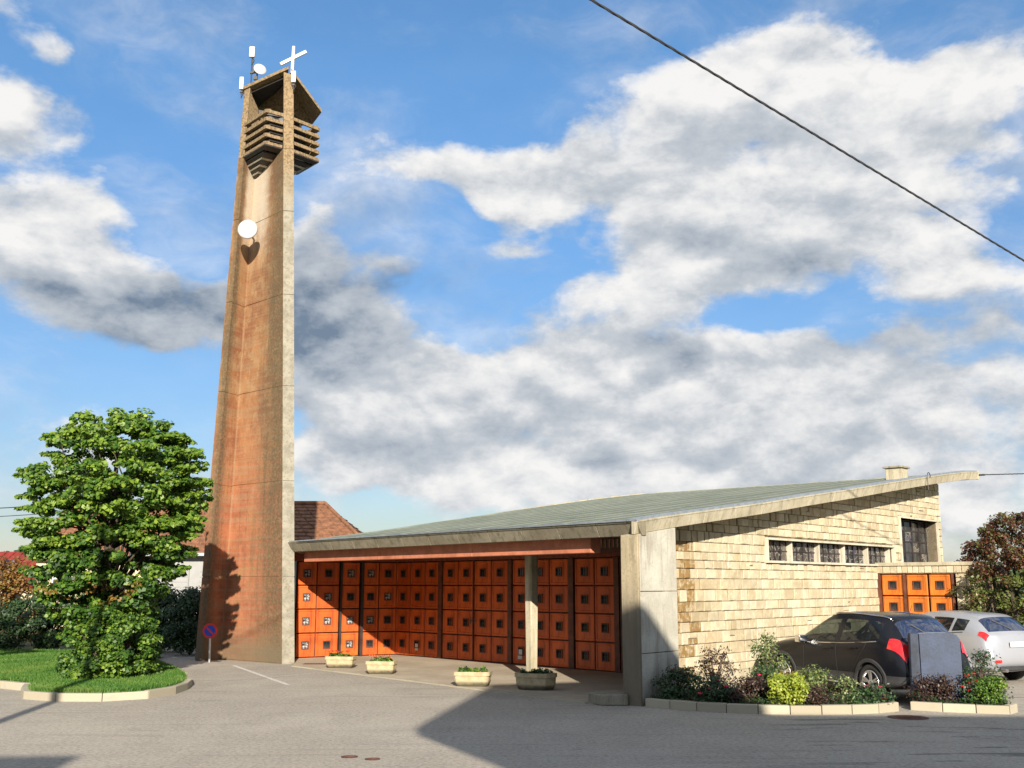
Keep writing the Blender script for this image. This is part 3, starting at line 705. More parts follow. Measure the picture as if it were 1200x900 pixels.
# fixed end nib of roof: pier below the corner
pa, pb = E1+dW*.02-nW*.02, E1+dW*1.32-nW*.02
def soff(s, t): return rz(max(s, s0(t)), t)-.218
pk = [(.10, .03), (1.36, .03), (1.36, .40), (.10, .40)]
P = [st(*q) for q in pk]; mb = MB(); lowz, joint = -.05, [1.36, 2.0]
zz = [lowz, .92, 2.05, None]
for i in range(3):
    z0 = [zz[i]+(.012 if i else 0)]*4; z1 = [zz[i+1]]*4 if zz[i+1] else [soff(s, t)-.004 for s, t in pk]
    mb = MB(); mb.prism(P, z0, z1); mb.build('pier_lift', 'grey_concrete', church, bevel=.008)
# narrow brown front leaf of the pier
pk2 = [(.02, .02), (.09, .02), (.09, .41), (.02, .41)]
mb = MB(); mb.prism([st(*q) for q in pk2], -.05, [soff(s, t)-.006 for s, t in pk2]); mb.build('pier_front', 'brown_concrete', church, bevel=.01)

# stone side wall, stones one by one on a mortar wall with openings
OF = .85
def wp(s, out=0., z=0.): return st(s, OF-out, z)
STR = (6.55, 14.2, 2.74, 3.23); WIN = (14.92, 17.95, 2.82, 4.13)
wall = MB()
def wseg(s_0, s_1, z0, z1=None, th=.32):
    n = max(1, int((s_1-s_0)/1.0)); 
    for i in range(n):
        a, c = s_0+(s_1-s_0)*i/n, s_0+(s_1-s_0)*(i+1)/n
        ta = z1 if z1 is not None else soff(a, OF)-.004; tc_ = z1 if z1 is not None else soff(c, OF)-.004
        p = [wp(a), wp(c), wp(c, -th), wp(a, -th)]; wall.quadbox([q+Vector((0, 0, z0)) for q in p], [q+Vector((0, 0, zz_)) for q, zz_ in zip(p, (ta, tc_, tc_, ta))])
wseg(1.37, 18.37, -.1, STR[2]); wseg(1.37, STR[0], STR[2]+.001); wseg(STR[0], STR[1], STR[3]); wseg(STR[1], WIN[0], STR[2]+.001); wseg(WIN[0], WIN[1], WIN[3]); wseg(WIN[1], 18.37, STR[2]+.001)
wl = wall.build('stone_wall', 'mortar', church)
stones = []; z = .02; ci = 0
while z < 5.35:
    h = random.choice((.21, .235, .25)) if z < 2.2 else random.choice((.18, .21, .24))
    s = 1.40-random.uniform(0, .3)
    while s < 18.35:
        w = random.choice((.19, .24, .28, .33, .40)) if z > 2.2 else random.choice((.22, .27, .32, .37, .46))
        parts = [(z, z+h)]
        if random.random() < .02: parts = [(z, z+h*.48), (z+h*.52, z+h)]
        for za, zb in parts:
            a, c = max(1.38, s), min(18.36, s+w)
            if c-a < .07: continue
            bad = False
            for (oa, oc, o0, o1) in ((STR[0]-.06, STR[1]+.06, STR[2]-.06, STR[3]+.06), (WIN[0]-.06, WIN[1]+.06, WIN[2]-.05, WIN[3]+.05)):
                if a < oc and c > oa and za < o1 and zb > o0:
                    if zb-o1 > .06: za = o1
                    elif o0-za > .06: zb = o0
                    elif oa-a > .06: c = oa
                    elif c-oc > .06: a = oc
                    else: bad = True
            zm = soff((a+c)/2, OF)
            if bad or za > zm-.06 or zb-za < .05: continue
            if s > 13.05 and zb < 2.7 and s < 15.9: continue
            stones.append((a, c, za, zb))
        s += w
    z += h
def stone_geo(mb, a, c, za, zb):
    g = .009; out = random.uniform(.018, .06); i_ = .012; a += g*1.35; c -= g*1.35; za += g*.7; zb -= g*.7
    ta, tc_ = min(zb, soff(a, OF)-.01), min(zb, soff(c, OF)-.01)
    r = lambda: random.uniform(-.008, .008)
    V = [wp(a, -.01, za), wp(c, -.01, za), wp(c, -.01, tc_), wp(a, -.01, ta),
         wp(a+r()*.5, out*.75, za+r()*.3), wp(c+r()*.5, out*.75, za+r()*.3), wp(c+r()*.5, out*.75, tc_), wp(a+r()*.5, out*.75, ta),
         wp(a+i_+abs(r()), out+r(), za+i_+abs(r())), wp(c-i_-abs(r()), out+r(), za+i_+abs(r())), wp(c-i_-abs(r()), out+r(), tc_-i_), wp(a+i_+abs(r()), out+r(), ta-i_)]
    F_ = [(0,1,5,4),(1,2,6,5),(2,3,7,6),(3,0,4,7),(4,5,9,8),(5,6,10,9),(6,7,11,10),(7,4,8,11),(8,9,10,11)]
    mb.add(V, F_); return len(F_)
def sizekey(s_): a, c, za, zb = s_; p = wp((a+c)/2); return -(c-a)*(zb-za)/(p.y**2)*(1 if True else 0)
stones.sort(key=sizekey); big, rest = stones[:298], stones[298:]
def stain_of(a, za): return (.9 if a < 1.9 and za < 3.1 and random.random() < .75 else (.35 if a < 3.4 and random.random() < .3 else 0)) if a < 3.6 else (.25 if random.random() < .04 else 0)
def wall_stain(a, za): return (.95 if a < 3.05 and za < 3.0 and random.random() < .7 else (.35 if a < 3.9 and random.random() < .35 else 0)) if a < 3.9 else (.3 if random.random() < .04 else 0)
for q in big:
    mb = MB(); n = stone_geo(mb, *q); o = mb.build('stone', 'stone', wl, recalc=False)
    fattr(o, 'tint', [random.random()]*n); fattr(o, 'warm', [max(0, random.gauss(.35, .35))]*n); fattr(o, 'stain', [wall_stain(q[0], q[2])]*n)
mb = MB(); T, W_, S_ = [], [], []
for q in rest:
    n = stone_geo(mb, *q); T += [random.random()]*n; W_ += [max(0, random.gauss(.35, .35))]*n; S_ += [wall_stain(q[0], q[2])]*n
o = mb.build('small_stones', 'stone', wl, recalc=False); fattr(o, 'tint', T); fattr(o, 'warm', W_); fattr(o, 'stain', S_); o['kind'] = 'stuff'
# pale ledge at the foot of the wall
mb = MB()
p = [wp(3.2,.03), wp(3.2,.28), wp(12.5,.28), wp(12.5,.03)]; mb.quadbox([q+Vector((0,0,-.02)) for q in p], [q+Vector((0,0,.34)) for q in p]); mb.build('plinth', 'pale_concrete', church, bevel=.01)

# strip window
def wbox(parent, name, m, s_0, s_1, o0, o1, z0, z1, bev=.004):
    p = [wp(s_0, o1), wp(s_1, o1), wp(s_1, o0), wp(s_0, o0)]
    mb = MB(); mb.quadbox([q+Vector((0, 0, z0)) for q in p], [q+Vector((0, 0, z1)) for q in p]); return mb.build(name, m, parent, bevel=bev)
a, c, z0, z1 = STR
fr = wbox(church, 'strip_window_frame', 'white_concrete', a-.06, c+.06, -.28, .11, z0-.055, z0)
wbox(fr, 'lintel', 'white_concrete', a-.06, c+.06, -.28, .11, z1, z1+.05); wbox(fr, 'jamb', 'white_concrete', a-.06, a, -.28, .108, z0+.001, z1-.001); wbox(fr, 'jamb', 'white_concrete', c, c+.06, -.28, .108, z0+.001, z1-.001)
lw = (c-a)/5.0
for k in range(5):
    sa = a+.02+k*lw; wbox(fr, 'leaded_pane', 'leaded_glass', sa, sa+lw*.88, -.16, -.14, z0+.01, z1-.01, 0)
    wbox(fr, 'mullion', 'white_concrete', sa+lw*.88, sa+lw*.88+.06, -.18, .0, z0+.002, z1-.002)
    wbox(fr, 'blank_panel', 'white_concrete', sa+lw*.88+.06, sa+lw-.001, -.18, -.10, z0+.003, z1-.003)
    for q in range(1, 4): wbox(fr, 'leading_bar', 'black_steel', sa+lw*.88*q/4-.012, sa+lw*.88*q/4+.012, -.14, -.115, z0+.01, z1-.01, 0)
    wbox(fr, 'leading_bar', 'black_steel', sa, sa+lw*.88, -.139, -.117, (z0+z1)/2-.012, (z0+z1)/2+.012, 0)
# big recessed window
a, c, z0, z1 = WIN
fr = wbox(church, 'recessed_window_frame', 'white_concrete', a-.10, c+.10, -.62, .09, z0-.11, z0)
wbox(fr, 'lintel', 'white_concrete', a-.08, c+.05, -.62, .07, z1, z1+.05); wbox(fr, 'jamb', 'white_concrete', a-.08, a, -.62, .068, z0+.001, z1-.001); wbox(fr, 'jamb', 'white_concrete', c, c+.05, -.62, .068, z0+.001, z1-.001)
nc, nr = 5, 4; ge = c-.02
for i in range(nc):
    for j in range(nr):
        wbox(fr, 'window_pane', 'leaded_glass' if (i*7+j*3) % 4 == 0 else 'window_glass', a+(ge-a)*i/nc+.03, a+(ge-a)*(i+1)/nc-.03, -.36, -.34, z0+(z1-z0)*j/nr+.02, z0+(z1-z0)*(j+1)/nr-.02, 0)
for i in range(nc+1): wbox(fr, 'glazing_bar', 'black_steel', a+(ge-a)*i/nc-.025, a+(ge-a)*i/nc+.025, -.38, -.31, z0+.002, z1-.002, 0)
for j in range(nr+1): wbox(fr, 'glazing_bar', 'black_steel', a+.001, ge, -.378, -.32, max(z0+.003, z0+(z1-z0)*j/nr-.022), min(z1-.003, z0+(z1-z0)*j/nr+.022), 0)
# remaining walls close the building
mb = MB()
def gwall(p, q, z0, zp, zq, th=.25):
    p, q = Vector(p), Vector(q); d = (q-p).normalized(); n = Vector((-d.y, d.x, 0))*th
    P = [p, q, q+n, p+n]; mb.quadbox([Vector((v.x, v.y, z0)) for v in P], [Vector((v.x, v.y, zz_)) for v, zz_ in zip(P, (zp, zq, zq, zp))])
for i in range(6):
    ta, tb = OF+.3+(12.1-OF-.3)*i/6, OF+.3+(12.1-OF-.3)*(i+1)/6; gwall(st(18.37, ta), st(18.37, tb), -.1, 5.2, 5.2)
for i in range(14):
    sa, sb = 6.9+11.4*i/14, 6.9+11.4*(i+1)/14; tb_, ta_ = 15.2-3.1*(sb-6.9)/11.4, 15.2-3.1*(sa-6.9)/11.4; gwall(st(sb, tb_), st(sa, ta_), -.1, rz(sb, tb_)-.25, rz(sa, ta_)-.25)
mb.build('rear_wall', 'cream_render', church)

# screens of square panels
Cn = Vector((-3.65,34.3)); Ln = Vector((-6.46,32.76)); Rn = Vector((2.6,27.52))
PH = .708
def pane_mesh(w, h, cache={}):
    k = (round(w, 2), h)
    if k in cache: return cache[k]
    o = .105; m_ = MB(); g = .018; wx = w/2-g; hz = h/2-g; y = -.035
    def ring(xa, za, ya, xb, zb, yb):
        A = [(-xa, ya, -za), (xa, ya, -za), (xa, ya, za), (-xa, ya, za)]; B_ = [(-xb, yb, -zb), (xb, yb, -zb), (xb, yb, zb), (-xb, yb, zb)]
        m_.add(A+B_, [(i, (i+1) % 4, 4+(i+1) % 4, 4+i) for i in range(4)])
    ring(wx, hz, 0, wx, hz, y+.008); ring(wx, hz, y+.008, wx-.01, hz-.01, y); ring(wx-.01, hz-.01, y, wx-.05, hz-.05, y); ring(wx-.05, hz-.05, y, wx-.06, hz-.06, y+.012)
    ring(wx-.06, hz-.06, y+.012, o, o, y+.012); ring(o, o, y+.012, o, o, .04)
    f_ = MB(); 
    def fring(xa, ya, xb, yb): f_.add([(-xa, ya, -xa), (xa, ya, -xa), (xa, ya, xa), (-xa, ya, xa), (-xb, yb, -xb), (xb, yb, -xb), (xb, yb, xb), (-xb, yb, xb)], [(i, (i+1) % 4, 4+(i+1) % 4, 4+i) for i in range(4)])
    fring(o+.012, y+.011, o+.012, y-.012); fring(o+.012, y-.012, o-.014, y-.012); fring(o-.014, y-.012, o-.014, .035)
    p_ = MB(); q = o-.014; p_.add([(-q, -.012, -q), (q, -.012, -q), (q, -.012, q), (-q, -.012, q)], [(0, 1, 2, 3)])
    b_ = MB(); b_.box((0, -.016, 0), (.012, .012, 2*q)); b_.box((0, -.0165, 0), (2*q, .012, .012))
    res = (m_.mesh('panel'), f_.mesh('window_frame'), p_.mesh('pane'), b_.mesh('glazing_cross')); cache[k] = res; return res
def put(name, me, m, parent, M):
    me2 = me
    if not me.materials: me.materials.append(MATS[m])
    o = link(name, me2, parent); o.matrix_local = M
    if MATS[m] != me.materials[0]:
        o.material_slots[0].link = 'OBJECT'; o.material_slots[0].material = MATS[m]
    return o
def screen(parent, P0, d, spans, zb, rows, ph, mpan, posts, skip=(), glassfn=None):
    d = Vector((d[0], d[1], 0)); yv = Vector((-d.y, d.x, 0))      # yv points away from the viewer when d runs left to right
    M0 = Matrix(((d.x, yv.x, 0, 0), (d.y, yv.y, 0, 0), (0, 0, 1, 0), (0, 0, 0, 1)))
    for ci_, (a, c) in enumerate(spans):
        me = pane_mesh(c-a, ph)
        for r in range(rows):
            ctr = Vector((P0[0], P0[1], 0))+d*((a+c)/2)+Vector((0, 0, zb+ph*(r+.5)))
            pn = put('panel', me[0], mpan, parent, Matrix.Translation(ctr) @ M0)
            put('window_frame', me[1], 'rust_frame', pn, Matrix()); 
            put('pane', me[2], glassfn(ci_, r) if glassfn else 'window_glass', pn, Matrix())
            put('glazing_cross', me[3], 'black_steel', pn, Matrix())
    for x, w, dep in posts:
        mb = MB(); c_ = Vector((P0[0], P0[1], 0))+d*x; Mr = M0.to_3x3(); mb.box(c_+Vector((0, 0, zb+rows*ph/2))-yv*(dep/2), (w, dep+.08, rows*ph), Mr); mb.build('post', 'black_steel' if dep > .05 else 'rust_frame', parent)
    mb = MB(); L0, L1 = spans[0][0], spans[-1][1]; c_ = Vector((P0[0], P0[1], 0))+d*((L0+L1)/2); mb.box(c_+Vector((0, 0, zb+rows*ph/2))+yv*.08, (L1-L0, .06, rows*ph+.1), M0.to_3x3()); mb.build('backing_frame', 'rust_frame', parent)
dl = (Cn-Ln).normalized(); dr = (Rn-Cn).normalized(); LL = (Cn-Ln).length
cut = [LL-x for x in (3.24, 2.62, 1.89, 1.83, 1.23, 1.14, .60, 0.0)]
rg = random.Random(3)
gl = lambda c_, r: 'reflection_pane' if rg.random() < .62 else 'window_glass'
screen(church, Ln, dl, [(cut[0], cut[1]), (cut[1], cut[2]), (cut[3], cut[4]), (cut[5], cut[6]), (cut[6], cut[7])], .03, 4, PH, 'orange_panel', [((cut[2]+cut[3])/2, .06, .08), ((cut[4]+cut[5])/2, .08, .12), (LL-.0, .05, .02)], glassfn=gl)
gd = lambda c_, r: 'window_glass'
screen(church, Cn, dr, [(0.02,.76),(.76,1.5),(1.5,2.16),(2.36,3.07),(3.07,3.8),(3.8,4.55),(4.55,5.26),(5.44,6.14),(6.14,6.9),(6.9,7.62),(7.84,8.55),(8.55,9.25)], .03, 4, PH, 'orange_panel',
       [(2.26,.17,.03),(5.35,.15,.03),(7.73,.18,.03),(9.35,.16,.05),(3.8,.02,.045),(9.8,.7,.02)], glassfn=gd)
def facpt(P0, d, x, out, z): n = Vector((d.y, -d.x)); q = Vector((P0[0], P0[1]))+Vector(d)*x+n*out; return Vector((q.x, q.y, z))
# handles and notices
for (x, z) in ((3.72, 1.15), (3.88, 1.15)):
    mb = MB(); mb.bar(facpt(Cn, dr, x, .09, z-.1), facpt(Cn, dr, x, .09, z+.1), .02); mb.bar(facpt(Cn, dr, x, .03, z), facpt(Cn, dr, x, .09, z), .015); mb.build('door_handle', 'black_steel', church)
for (x, z, w, h) in ((1.13, .30, .13, .2), (5.75, .30, .17, .26)):
    mb = MB(); M0 = Matrix(((dr.x, -dr.y, 0), (dr.y, dr.x, 0), (0, 0, 1))); mb.box(facpt(Cn, dr, x, .04, z), (w, .006, h), M0); o = mb.build('notice', 'white_paint', church); o['label'] = 'white paper notice'
# wall band above screens up to the soffit
mb = MB()
for P0, d, L0, L1, n in ((Ln, dl, -.25, LL, 4), (Cn, dr, 0, 10.3, 10)):
    for i in range(n):
        a_, c_ = L0+(L1-L0)*i/n, L0+(L1-L0)*(i+1)/n; p = [facpt(P0, d, a_, .04, 0), facpt(P0, d, c_, .04, 0), facpt(P0, d, c_, -.2, 0), facpt(P0, d, a_, -.2, 0)]
        def zt(v): w = Vector((v.x, v.y))-E1; return soff(w.dot(dW), -w.dot(nW))-.003
        mb.quadbox([Vector((v.x, v.y, 2.875)) for v in p], [Vector((v.x, v.y, zt(v))) for v in p])
mb.build('upper_wall', 'red_brick_band', church)
# canopy beam (boxed) and column
bA, bB = Vector((-5.83,30.94)), Vector((1.70,21.87)); bd = (bB-bA).normalized(); bn = Vector((bd.y, -bd.x))
P = [bA+bn*.14, bB+bn*.14, bB-bn*.14, bA-bn*.14]
def zs(v): w = Vector((v[0], v[1]))-E1; return soff(w.dot(dW), -w.dot(nW))-.004
for i in range(3):
    a_, c_ = bA.lerp(bB, i/3)+bd*.004, bA.lerp(bB, (i+1)/3)-bd*.004; P = [a_+bn*.14, c_+bn*.14, c_-bn*.14, a_-bn*.14]
    mb = MB(); mb.prism(P, 2.81, [zs(v) for v in P]); mb.build('canopy_beam', 'salmon_beam', church, bevel=.01)
# dark lattice panel between beam end and pier
lA, lB = Vector((1.6,25.3)), Vector((3.85,23.45)); ld = (lB-lA).normalized(); ln_ = Vector((ld.y, -ld.x))
mb = MB(); P = [lA, lB, lB-ln_*.12, lA-ln_*.12]; mb.prism(P, 2.9, 3.02); 
mb.build('lattice_sill', 'rust_frame', church)
for i in range(26):
    p = lA.lerp(lB, (i+.5)/26); mb = MB(); q = ln_*.02; e = ld*.02
    mb.prism([p+q-e, p+q+e, p-q+e, p-q-e], 3.02, 3.20); mb.build('lattice_bar', 'dark_concrete', church)
mb = MB(); P = [lA, lB, lB-ln_*.12, lA-ln_*.12]; mb.prism(P, 3.2, [zs(v) for v in P]); mb.build('lattice_head', 'rust_frame', church)
cx, cy = .46, 25.62
mb = MB(); a0, a1 = .098, .122
cz = lambda z: a0+(a1-a0)*z/2.9
M = Matrix.Rotation(math.atan2(bd.y, bd.x), 3, 'Z')
def ring8(r, z, ch=.02): return [Vector((cx, cy, z))+M @ Vector(p) for p in ((-r+ch,-r,0),(r-ch,-r,0),(r,-r+ch,0),(r,r-ch,0),(r-ch,r,0),(-r+ch,r,0),(-r,r-ch,0),(-r,-r+ch,0))]
rs = [ring8(cz(z), z) for z in (0.0, 1.0, 2.1, zs((cx, cy))-.01)]
for r_ in rs: mb.v += [tuple(p) for p in r_]
for i in range(3):
    for k in range(8): mb.f.append((i*8+k, i*8+(k+1) % 8, i*8+8+(k+1) % 8, i*8+8+k))
mb.build('column', 'pale_concrete', church)
# chimney
ch0 = st(16.3, 1.35, 0); M = Matrix(((dW.x, nW.x, 0), (dW.y, nW.y, 0), (0, 0, 1))); zc = zroof(16.3)
mb = MB(); mb.box(ch0+Vector((0, 0, zc+.1)), (.55, .5, .42), M); chm = mb.build('chimney', 'pale_concrete', church, bevel=.01)
mb = MB(); mb.box(ch0+Vector((0, 0, zc+.345)), (.68, .62, .06), M); mb.build('chimney_cap', 'dark_concrete', chm, bevel=.01)
mb = MB(); pts = [st(15.2+.12*math.cos(q), -.03, zroof(15.2)+.02+.14*math.sin(q)) for q in np.linspace(0, math.pi, 9)]+[st(15.08, -.035, zroof(15.1)-.35)]
mb.tube(pts, .012, 6); mb.build('cable_loop', 'black_steel', church)
# cable hook on the roof tip
mb = MB(); tip = st(SM-.1, .02, 5.72); mb.tube([tip, tip+Vector((.25, .1, .02))], .03); mb.build('cable_anchor', 'black_steel', church)

# side porch with amber doors
A0 = wp(13.0); nn = Vector((nW.x, nW.y, 0)); dd = Vector((dW.x, dW.y, 0))
def an(u, v, z=0): return A0+nn*u+dd*v+Vector((0, 0, z))
screen(church, (an(.12, .08).x, an(.12, .08).y), (nW.x, nW.y), [(0.0,.64),(.70,1.30),(1.32,1.93)], .10, 4, .59, 'amber_panel', [(-.05,.08,.05),(.67,.06,.05),(1.97,.06,.03)])
mb = MB(); P = [an(.04,.12), an(2.2,.12), an(2.2,2.8), an(.04,2.8)]
P2 = [an(-.0,.35), an(2.15,.35), an(2.15,2.75), an(-.0,2.75)]
mb.prism([(p.x, p.y) for p in P2], -.05, 2.5); mb.build('porch_core', 'mortar', church)
mb = MB(); P = [an(.0,-.06), an(2.75,-.06), an(2.75,2.85), an(.0,2.85)]; mb.prism([(p.x, p.y) for p in P], 2.68, 2.78); mb.build('porch_roof', 'pale_concrete', church, bevel=.01)
mb = MB(); P = [an(.01,.0), an(2.2,.0), an(2.2,.33), an(.01,.33)]; mb.prism([(p.x, p.y) for p in P], 2.47, 2.679); lint = mb.build('porch_lintel', 'mortar', church)
x = .02
def porch_stone(parent, u0, u1, z0, z1):
    mb = MB(); o_ = random.uniform(.02, .04); P = [an(u0+.006, -o_), an(u1-.006, -o_), an(u1-.006, .05), an(u0+.006, .05)]
    mb.prism([(p.x, p.y) for p in P], z0+.006, z1-.006); o = mb.build('stone', 'stone', parent, bevel=.008); n = len(o.data.polygons)
    fattr(o, 'tint', [random.random()]*n); fattr(o, 'warm', [random.random()*.6]*n); fattr(o, 'stain', [.2 if random.random() < .3 else 0]*n)
while x < 2.7:
    w = random.uniform(.14, .22); porch_stone(lint, x, min(2.74, x+w), 2.485, 2.675); x += w
mb = MB(); P = [an(2.19,.01), an(2.72,.01), an(2.72,2.8), an(2.19,2.8)]; mb.prism([(p.x, p.y) for p in P], -.05, 2.66); prw = mb.build('porch_side_wall', 'mortar', church)
z = 0
while z < 2.45:
    h = random.choice((.2, .24, .28)); x = 2.19
    while x < 2.7:
        w = random.choice((.2, .28)); porch_stone(prw, x, min(2.72, x+w), z, min(2.47, z+h)); x += w
    z += h

# ------------------------------------------------------------------ kerb stone beside the pier
mb = MB(); mb.prism([(1.42,20.72),(1.62,20.30),(2.12,20.28),(2.25,20.9),(1.9,21.2)], 0.0, .2); tag(mb.build('kerb_block', 'dark_concrete', bevel=.02), 'low dark concrete kerb block against the front pier', 'kerb block')

# ------------------------------------------------------------------ kerbed islands
def island_kerb(name, path, h, w, step, closed, m='kerb_concrete'):
    root = bpy.data.objects.new(name, None); COL.objects.link(root); root['kind'] = 'structure'
    P = [V2(p) for p in path]; 
    if closed: P.append(P[0])
    # resample
    L = [0]
    for a, c in zip(P[:-1], P[1:]): L.append(L[-1]+(c-a).length)
    def at(x):
        for i in range(len(P)-1):
            if x <= L[i+1] or i == len(P)-2: return P[i].lerp(P[i+1], (x-L[i])/(L[i+1]-L[i]))
    n = int(L[-1]/step); out = [at(L[-1]*i/n) for i in range(n+1)]
    def nrm(i):
        a = out[max(0, i-1)]; c = out[min(n, i+1)]
        if closed and i in (0, n): a, c = out[n-1], out[1]
        d = (c-a).normalized(); return Vector((-d.y, d.x))
    for i in range(n):
        a, c = out[i], out[i+1]; d = (c-a).normalized()*.006; na, nc_ = nrm(i)*w, nrm(i+1)*w; hz = h+random.uniform(-.006, .006)
        mb = MB(); mb.prism([a+d, c-d, c-d+nc_, a+d+na], -.04, hz); mb.build('kerb_stone', m, root, bevel=.014, seg=2)
    return root
def smooth_path(p, it=2, closed=False):
    P = [V2(q) for q in p]
    for _ in range(it):
        Q = []
        n = len(P)
        for i in range(n if closed else n-1): a, c = P[i], P[(i+1) % n]; Q += [a.lerp(c, .25), a.lerp(c, .75)]
        if not closed: Q = [P[0]]+Q+[P[-1]]
        P = Q
    return P
bed1 = smooth_path([(2.42,20.15),(3.3,19.35),(4.36,18.95),(5.9,18.95),(6.75,19.35),(6.95,19.7),(6.45,20.2),(5.9,20.8),(4.9,21.9)])
island_kerb('planting_bed_kerb', bed1, .15, .15, .52, False)
def bed_top(path, back, z, m, name, kind='structure', bumps=.03, inset=.1):
    poly = [V2(p) for p in path]+[V2(p) for p in back]; bm = bmesh.new(); vs = [bm.verts.new((p.x, p.y, z)) for p in poly]; bm.faces.new(vs)
    bmesh.ops.triangulate(bm, faces=bm.faces); bmesh.ops.subdivide_edges(bm, edges=bm.edges, cuts=5, use_grid_fill=True)
    for v in bm.verts:
        if not v.is_boundary: v.co.z += noise.noise(v.co*2.1)*bumps+bumps*.6
    me = bpy.data.meshes.new(name); bm.to_mesh(me); bm.free(); me.materials.append(MATS[m]); o = link(name, me); o['kind'] = kind; return o
bed_top(smooth_path([(2.5,20.22),(3.35,19.42),(4.4,19.05),(5.9,19.05),(6.65,19.4),(6.8,19.7),(6.3,20.2),(5.8,20.8),(4.9,21.8)]), [(3.9,22.4),(3.2,21.6)], .1, 'soil', 'planting_bed_soil')
bed2 = [(7.05,19.62),(7.5,19.35),(8.0,19.15),(8.66,18.95),(8.82,19.3),(8.9,20.4)]
island_kerb('second_bed_kerb', bed2, .14, .15, .52, False)
bed_top([(7.12,19.66),(7.5,19.45),(8.0,19.25),(8.6,19.05),(8.72,19.35),(8.8,20.4)], [(7.3,20.5)], .1, 'soil', 'second_bed_soil')

LK = smooth_path([(-14.5,24.1),(-11.7,23.9),(-10.2,23.3),(-9.9,22.2),(-9.5,21.35),(-8.6,20.95),(-7.5,21.0),(-6.95,21.6),(-6.75,22.6),(-6.95,24.2),(-7.9,26.6),(-9.1,29.0),(-10.3,31.6)])
island_kerb('lawn_kerb', LK, .15, .16, .9, False, 'kerb_concrete')
lawn_poly = smooth_path([(-14.5,24.25),(-11.7,24.05),(-10.1,23.4),(-9.75,22.3),(-9.4,21.5),(-8.6,21.1),(-7.5,21.15),(-7.1,21.7),(-6.9,22.6),(-7.1,24.2),(-8.05,26.6),(-9.25,29.0),(-10.4,31.6)])
back = [(-10.6,33.5),(-30,36),(-30,25)]
bed_top(lawn_poly, back, .12, 'lawn_soil', 'lawn', bumps=.05)
# grass blades
def inside(x, y, poly):
    c = np.zeros(len(x), bool); n = len(poly)
    for i in range(n):
        x1, y1 = poly[i]; x2, y2 = poly[(i+1) % n]; k = ((y1 > y) != (y2 > y)) & (x < (x2-x1)*(y-y1)/((y2-y1) or 1e-9)+x1); c ^= k
    return c
lp = [tuple(p) for p in lawn_poly]+back
x = rng.uniform(-20, -6.8, 330000); y = 21+14*rng.random(330000)**1.5; k = inside(x, y, lp) & (x > -.53*y-1.0); x, y = x[k], y[k]; n = len(x)
print('blades', n)
h = rng.uniform(.03, .085, n); a = rng.uniform(0, 6.28, n); w = rng.uniform(.006, .012, n)*1.2; lean = rng.normal(0, .025, (n, 2)); v = np.zeros((n, 4, 3)); z0 = .11
patch = np.array([noise.noise((xx*.9, yy*.9, 0)) for xx, yy in zip(x, y)])
for i, sgn in ((0, -1), (1, 1)): v[:, i, 0] = x+sgn*w*np.cos(a); v[:, i, 1] = y+sgn*w*np.sin(a); v[:, i, 2] = z0
for i, sgn in ((2, 1), (3, -1)): v[:, i, 0] = x+sgn*w*.25*np.cos(a)+lean[:, 0]; v[:, i, 1] = y+sgn*w*.25*np.sin(a)+lean[:, 1]; v[:, i, 2] = z0+h+.04
g = mesh_quads('grass', v.reshape(-1, 3), 'grass_blade', None, np.clip(rng.normal(.5, .18, n)+patch*.5, 0, 1)); g['kind'] = 'stuff'; tag(g, 'short bright green grass covering the kerbed lawn', 'grass')
# low stone wall end at the lawn's left kerb
t = thing('low_stone_wall', (-12.3,23.7,0), 'low rubble stone wall under the lawn kerb at the left edge', 'wall')
for i in range(6):
    for j in range(2):
        mb = MB(); mb.box((-.9+i*.36+random.uniform(-.03, .03)+(j*.15), random.uniform(-.02, .02), .07+j*.0+(.0 if j == 0 else 0)), (.33, .2, .13)) if j == 0 else None
        if j == 0: mb.build('stone', 'rubble', t, bevel=.03)

# ------------------------------------------------------------------ lime tree and the bush at its foot
tree = thing('lime_tree', (-9.45,25.4,0), 'broad bright green lime tree on the lawn left of the tower', 'tree')
def shell_clumps(n, profile, cx, cy, r_lo=.28, r_hi=.5, inner=.25, seed=1):
    r_ = random.Random(seed); out = []
    while len(out) < n:
        z = r_.uniform(profile[0][0], profile[-1][0])
        for (za, ra), (zb, rb) in zip(profile[:-1], profile[1:]):
            if za <= z <= zb: R_ = ra+(rb-ra)*(z-za)/(zb-za); break
        if r_.random() > R_/2.6: continue
        f = 1-abs(r_.gauss(0, .16)) if r_.random() > inner else r_.random()**.5*.85; a = r_.uniform(0, 2*math.pi); R2 = R_*f*(1+.26*noise.noise(Vector((1.5*math.cos(a), 1.5*math.sin(a), z*1.3+seed))))
        out.append(((cx+R2*math.cos(a), cy+R2*math.sin(a), z), r_.uniform(r_lo, r_hi), r_.gauss(0, .12)))
    return out
prof = [(.8,.85),(1.4,1.15),(2.0,1.38),(2.7,1.5),(3.4,1.72),(4.2,1.86),(4.9,1.78),(5.45,1.5),(5.8,1.05),(6.0,.5)]
cl = shell_clumps(700, prof, 0, 0, .15, .31, .34, 11)
cl = [((x_, y_, .62*z_+.38*(round((z_+.3*math.sin(2*math.atan2(y_, x_)+1))/.52)*.52)-.14*math.hypot(x_, y_)+.2), r_, t_) for (x_, y_, z_), r_, t_ in cl]
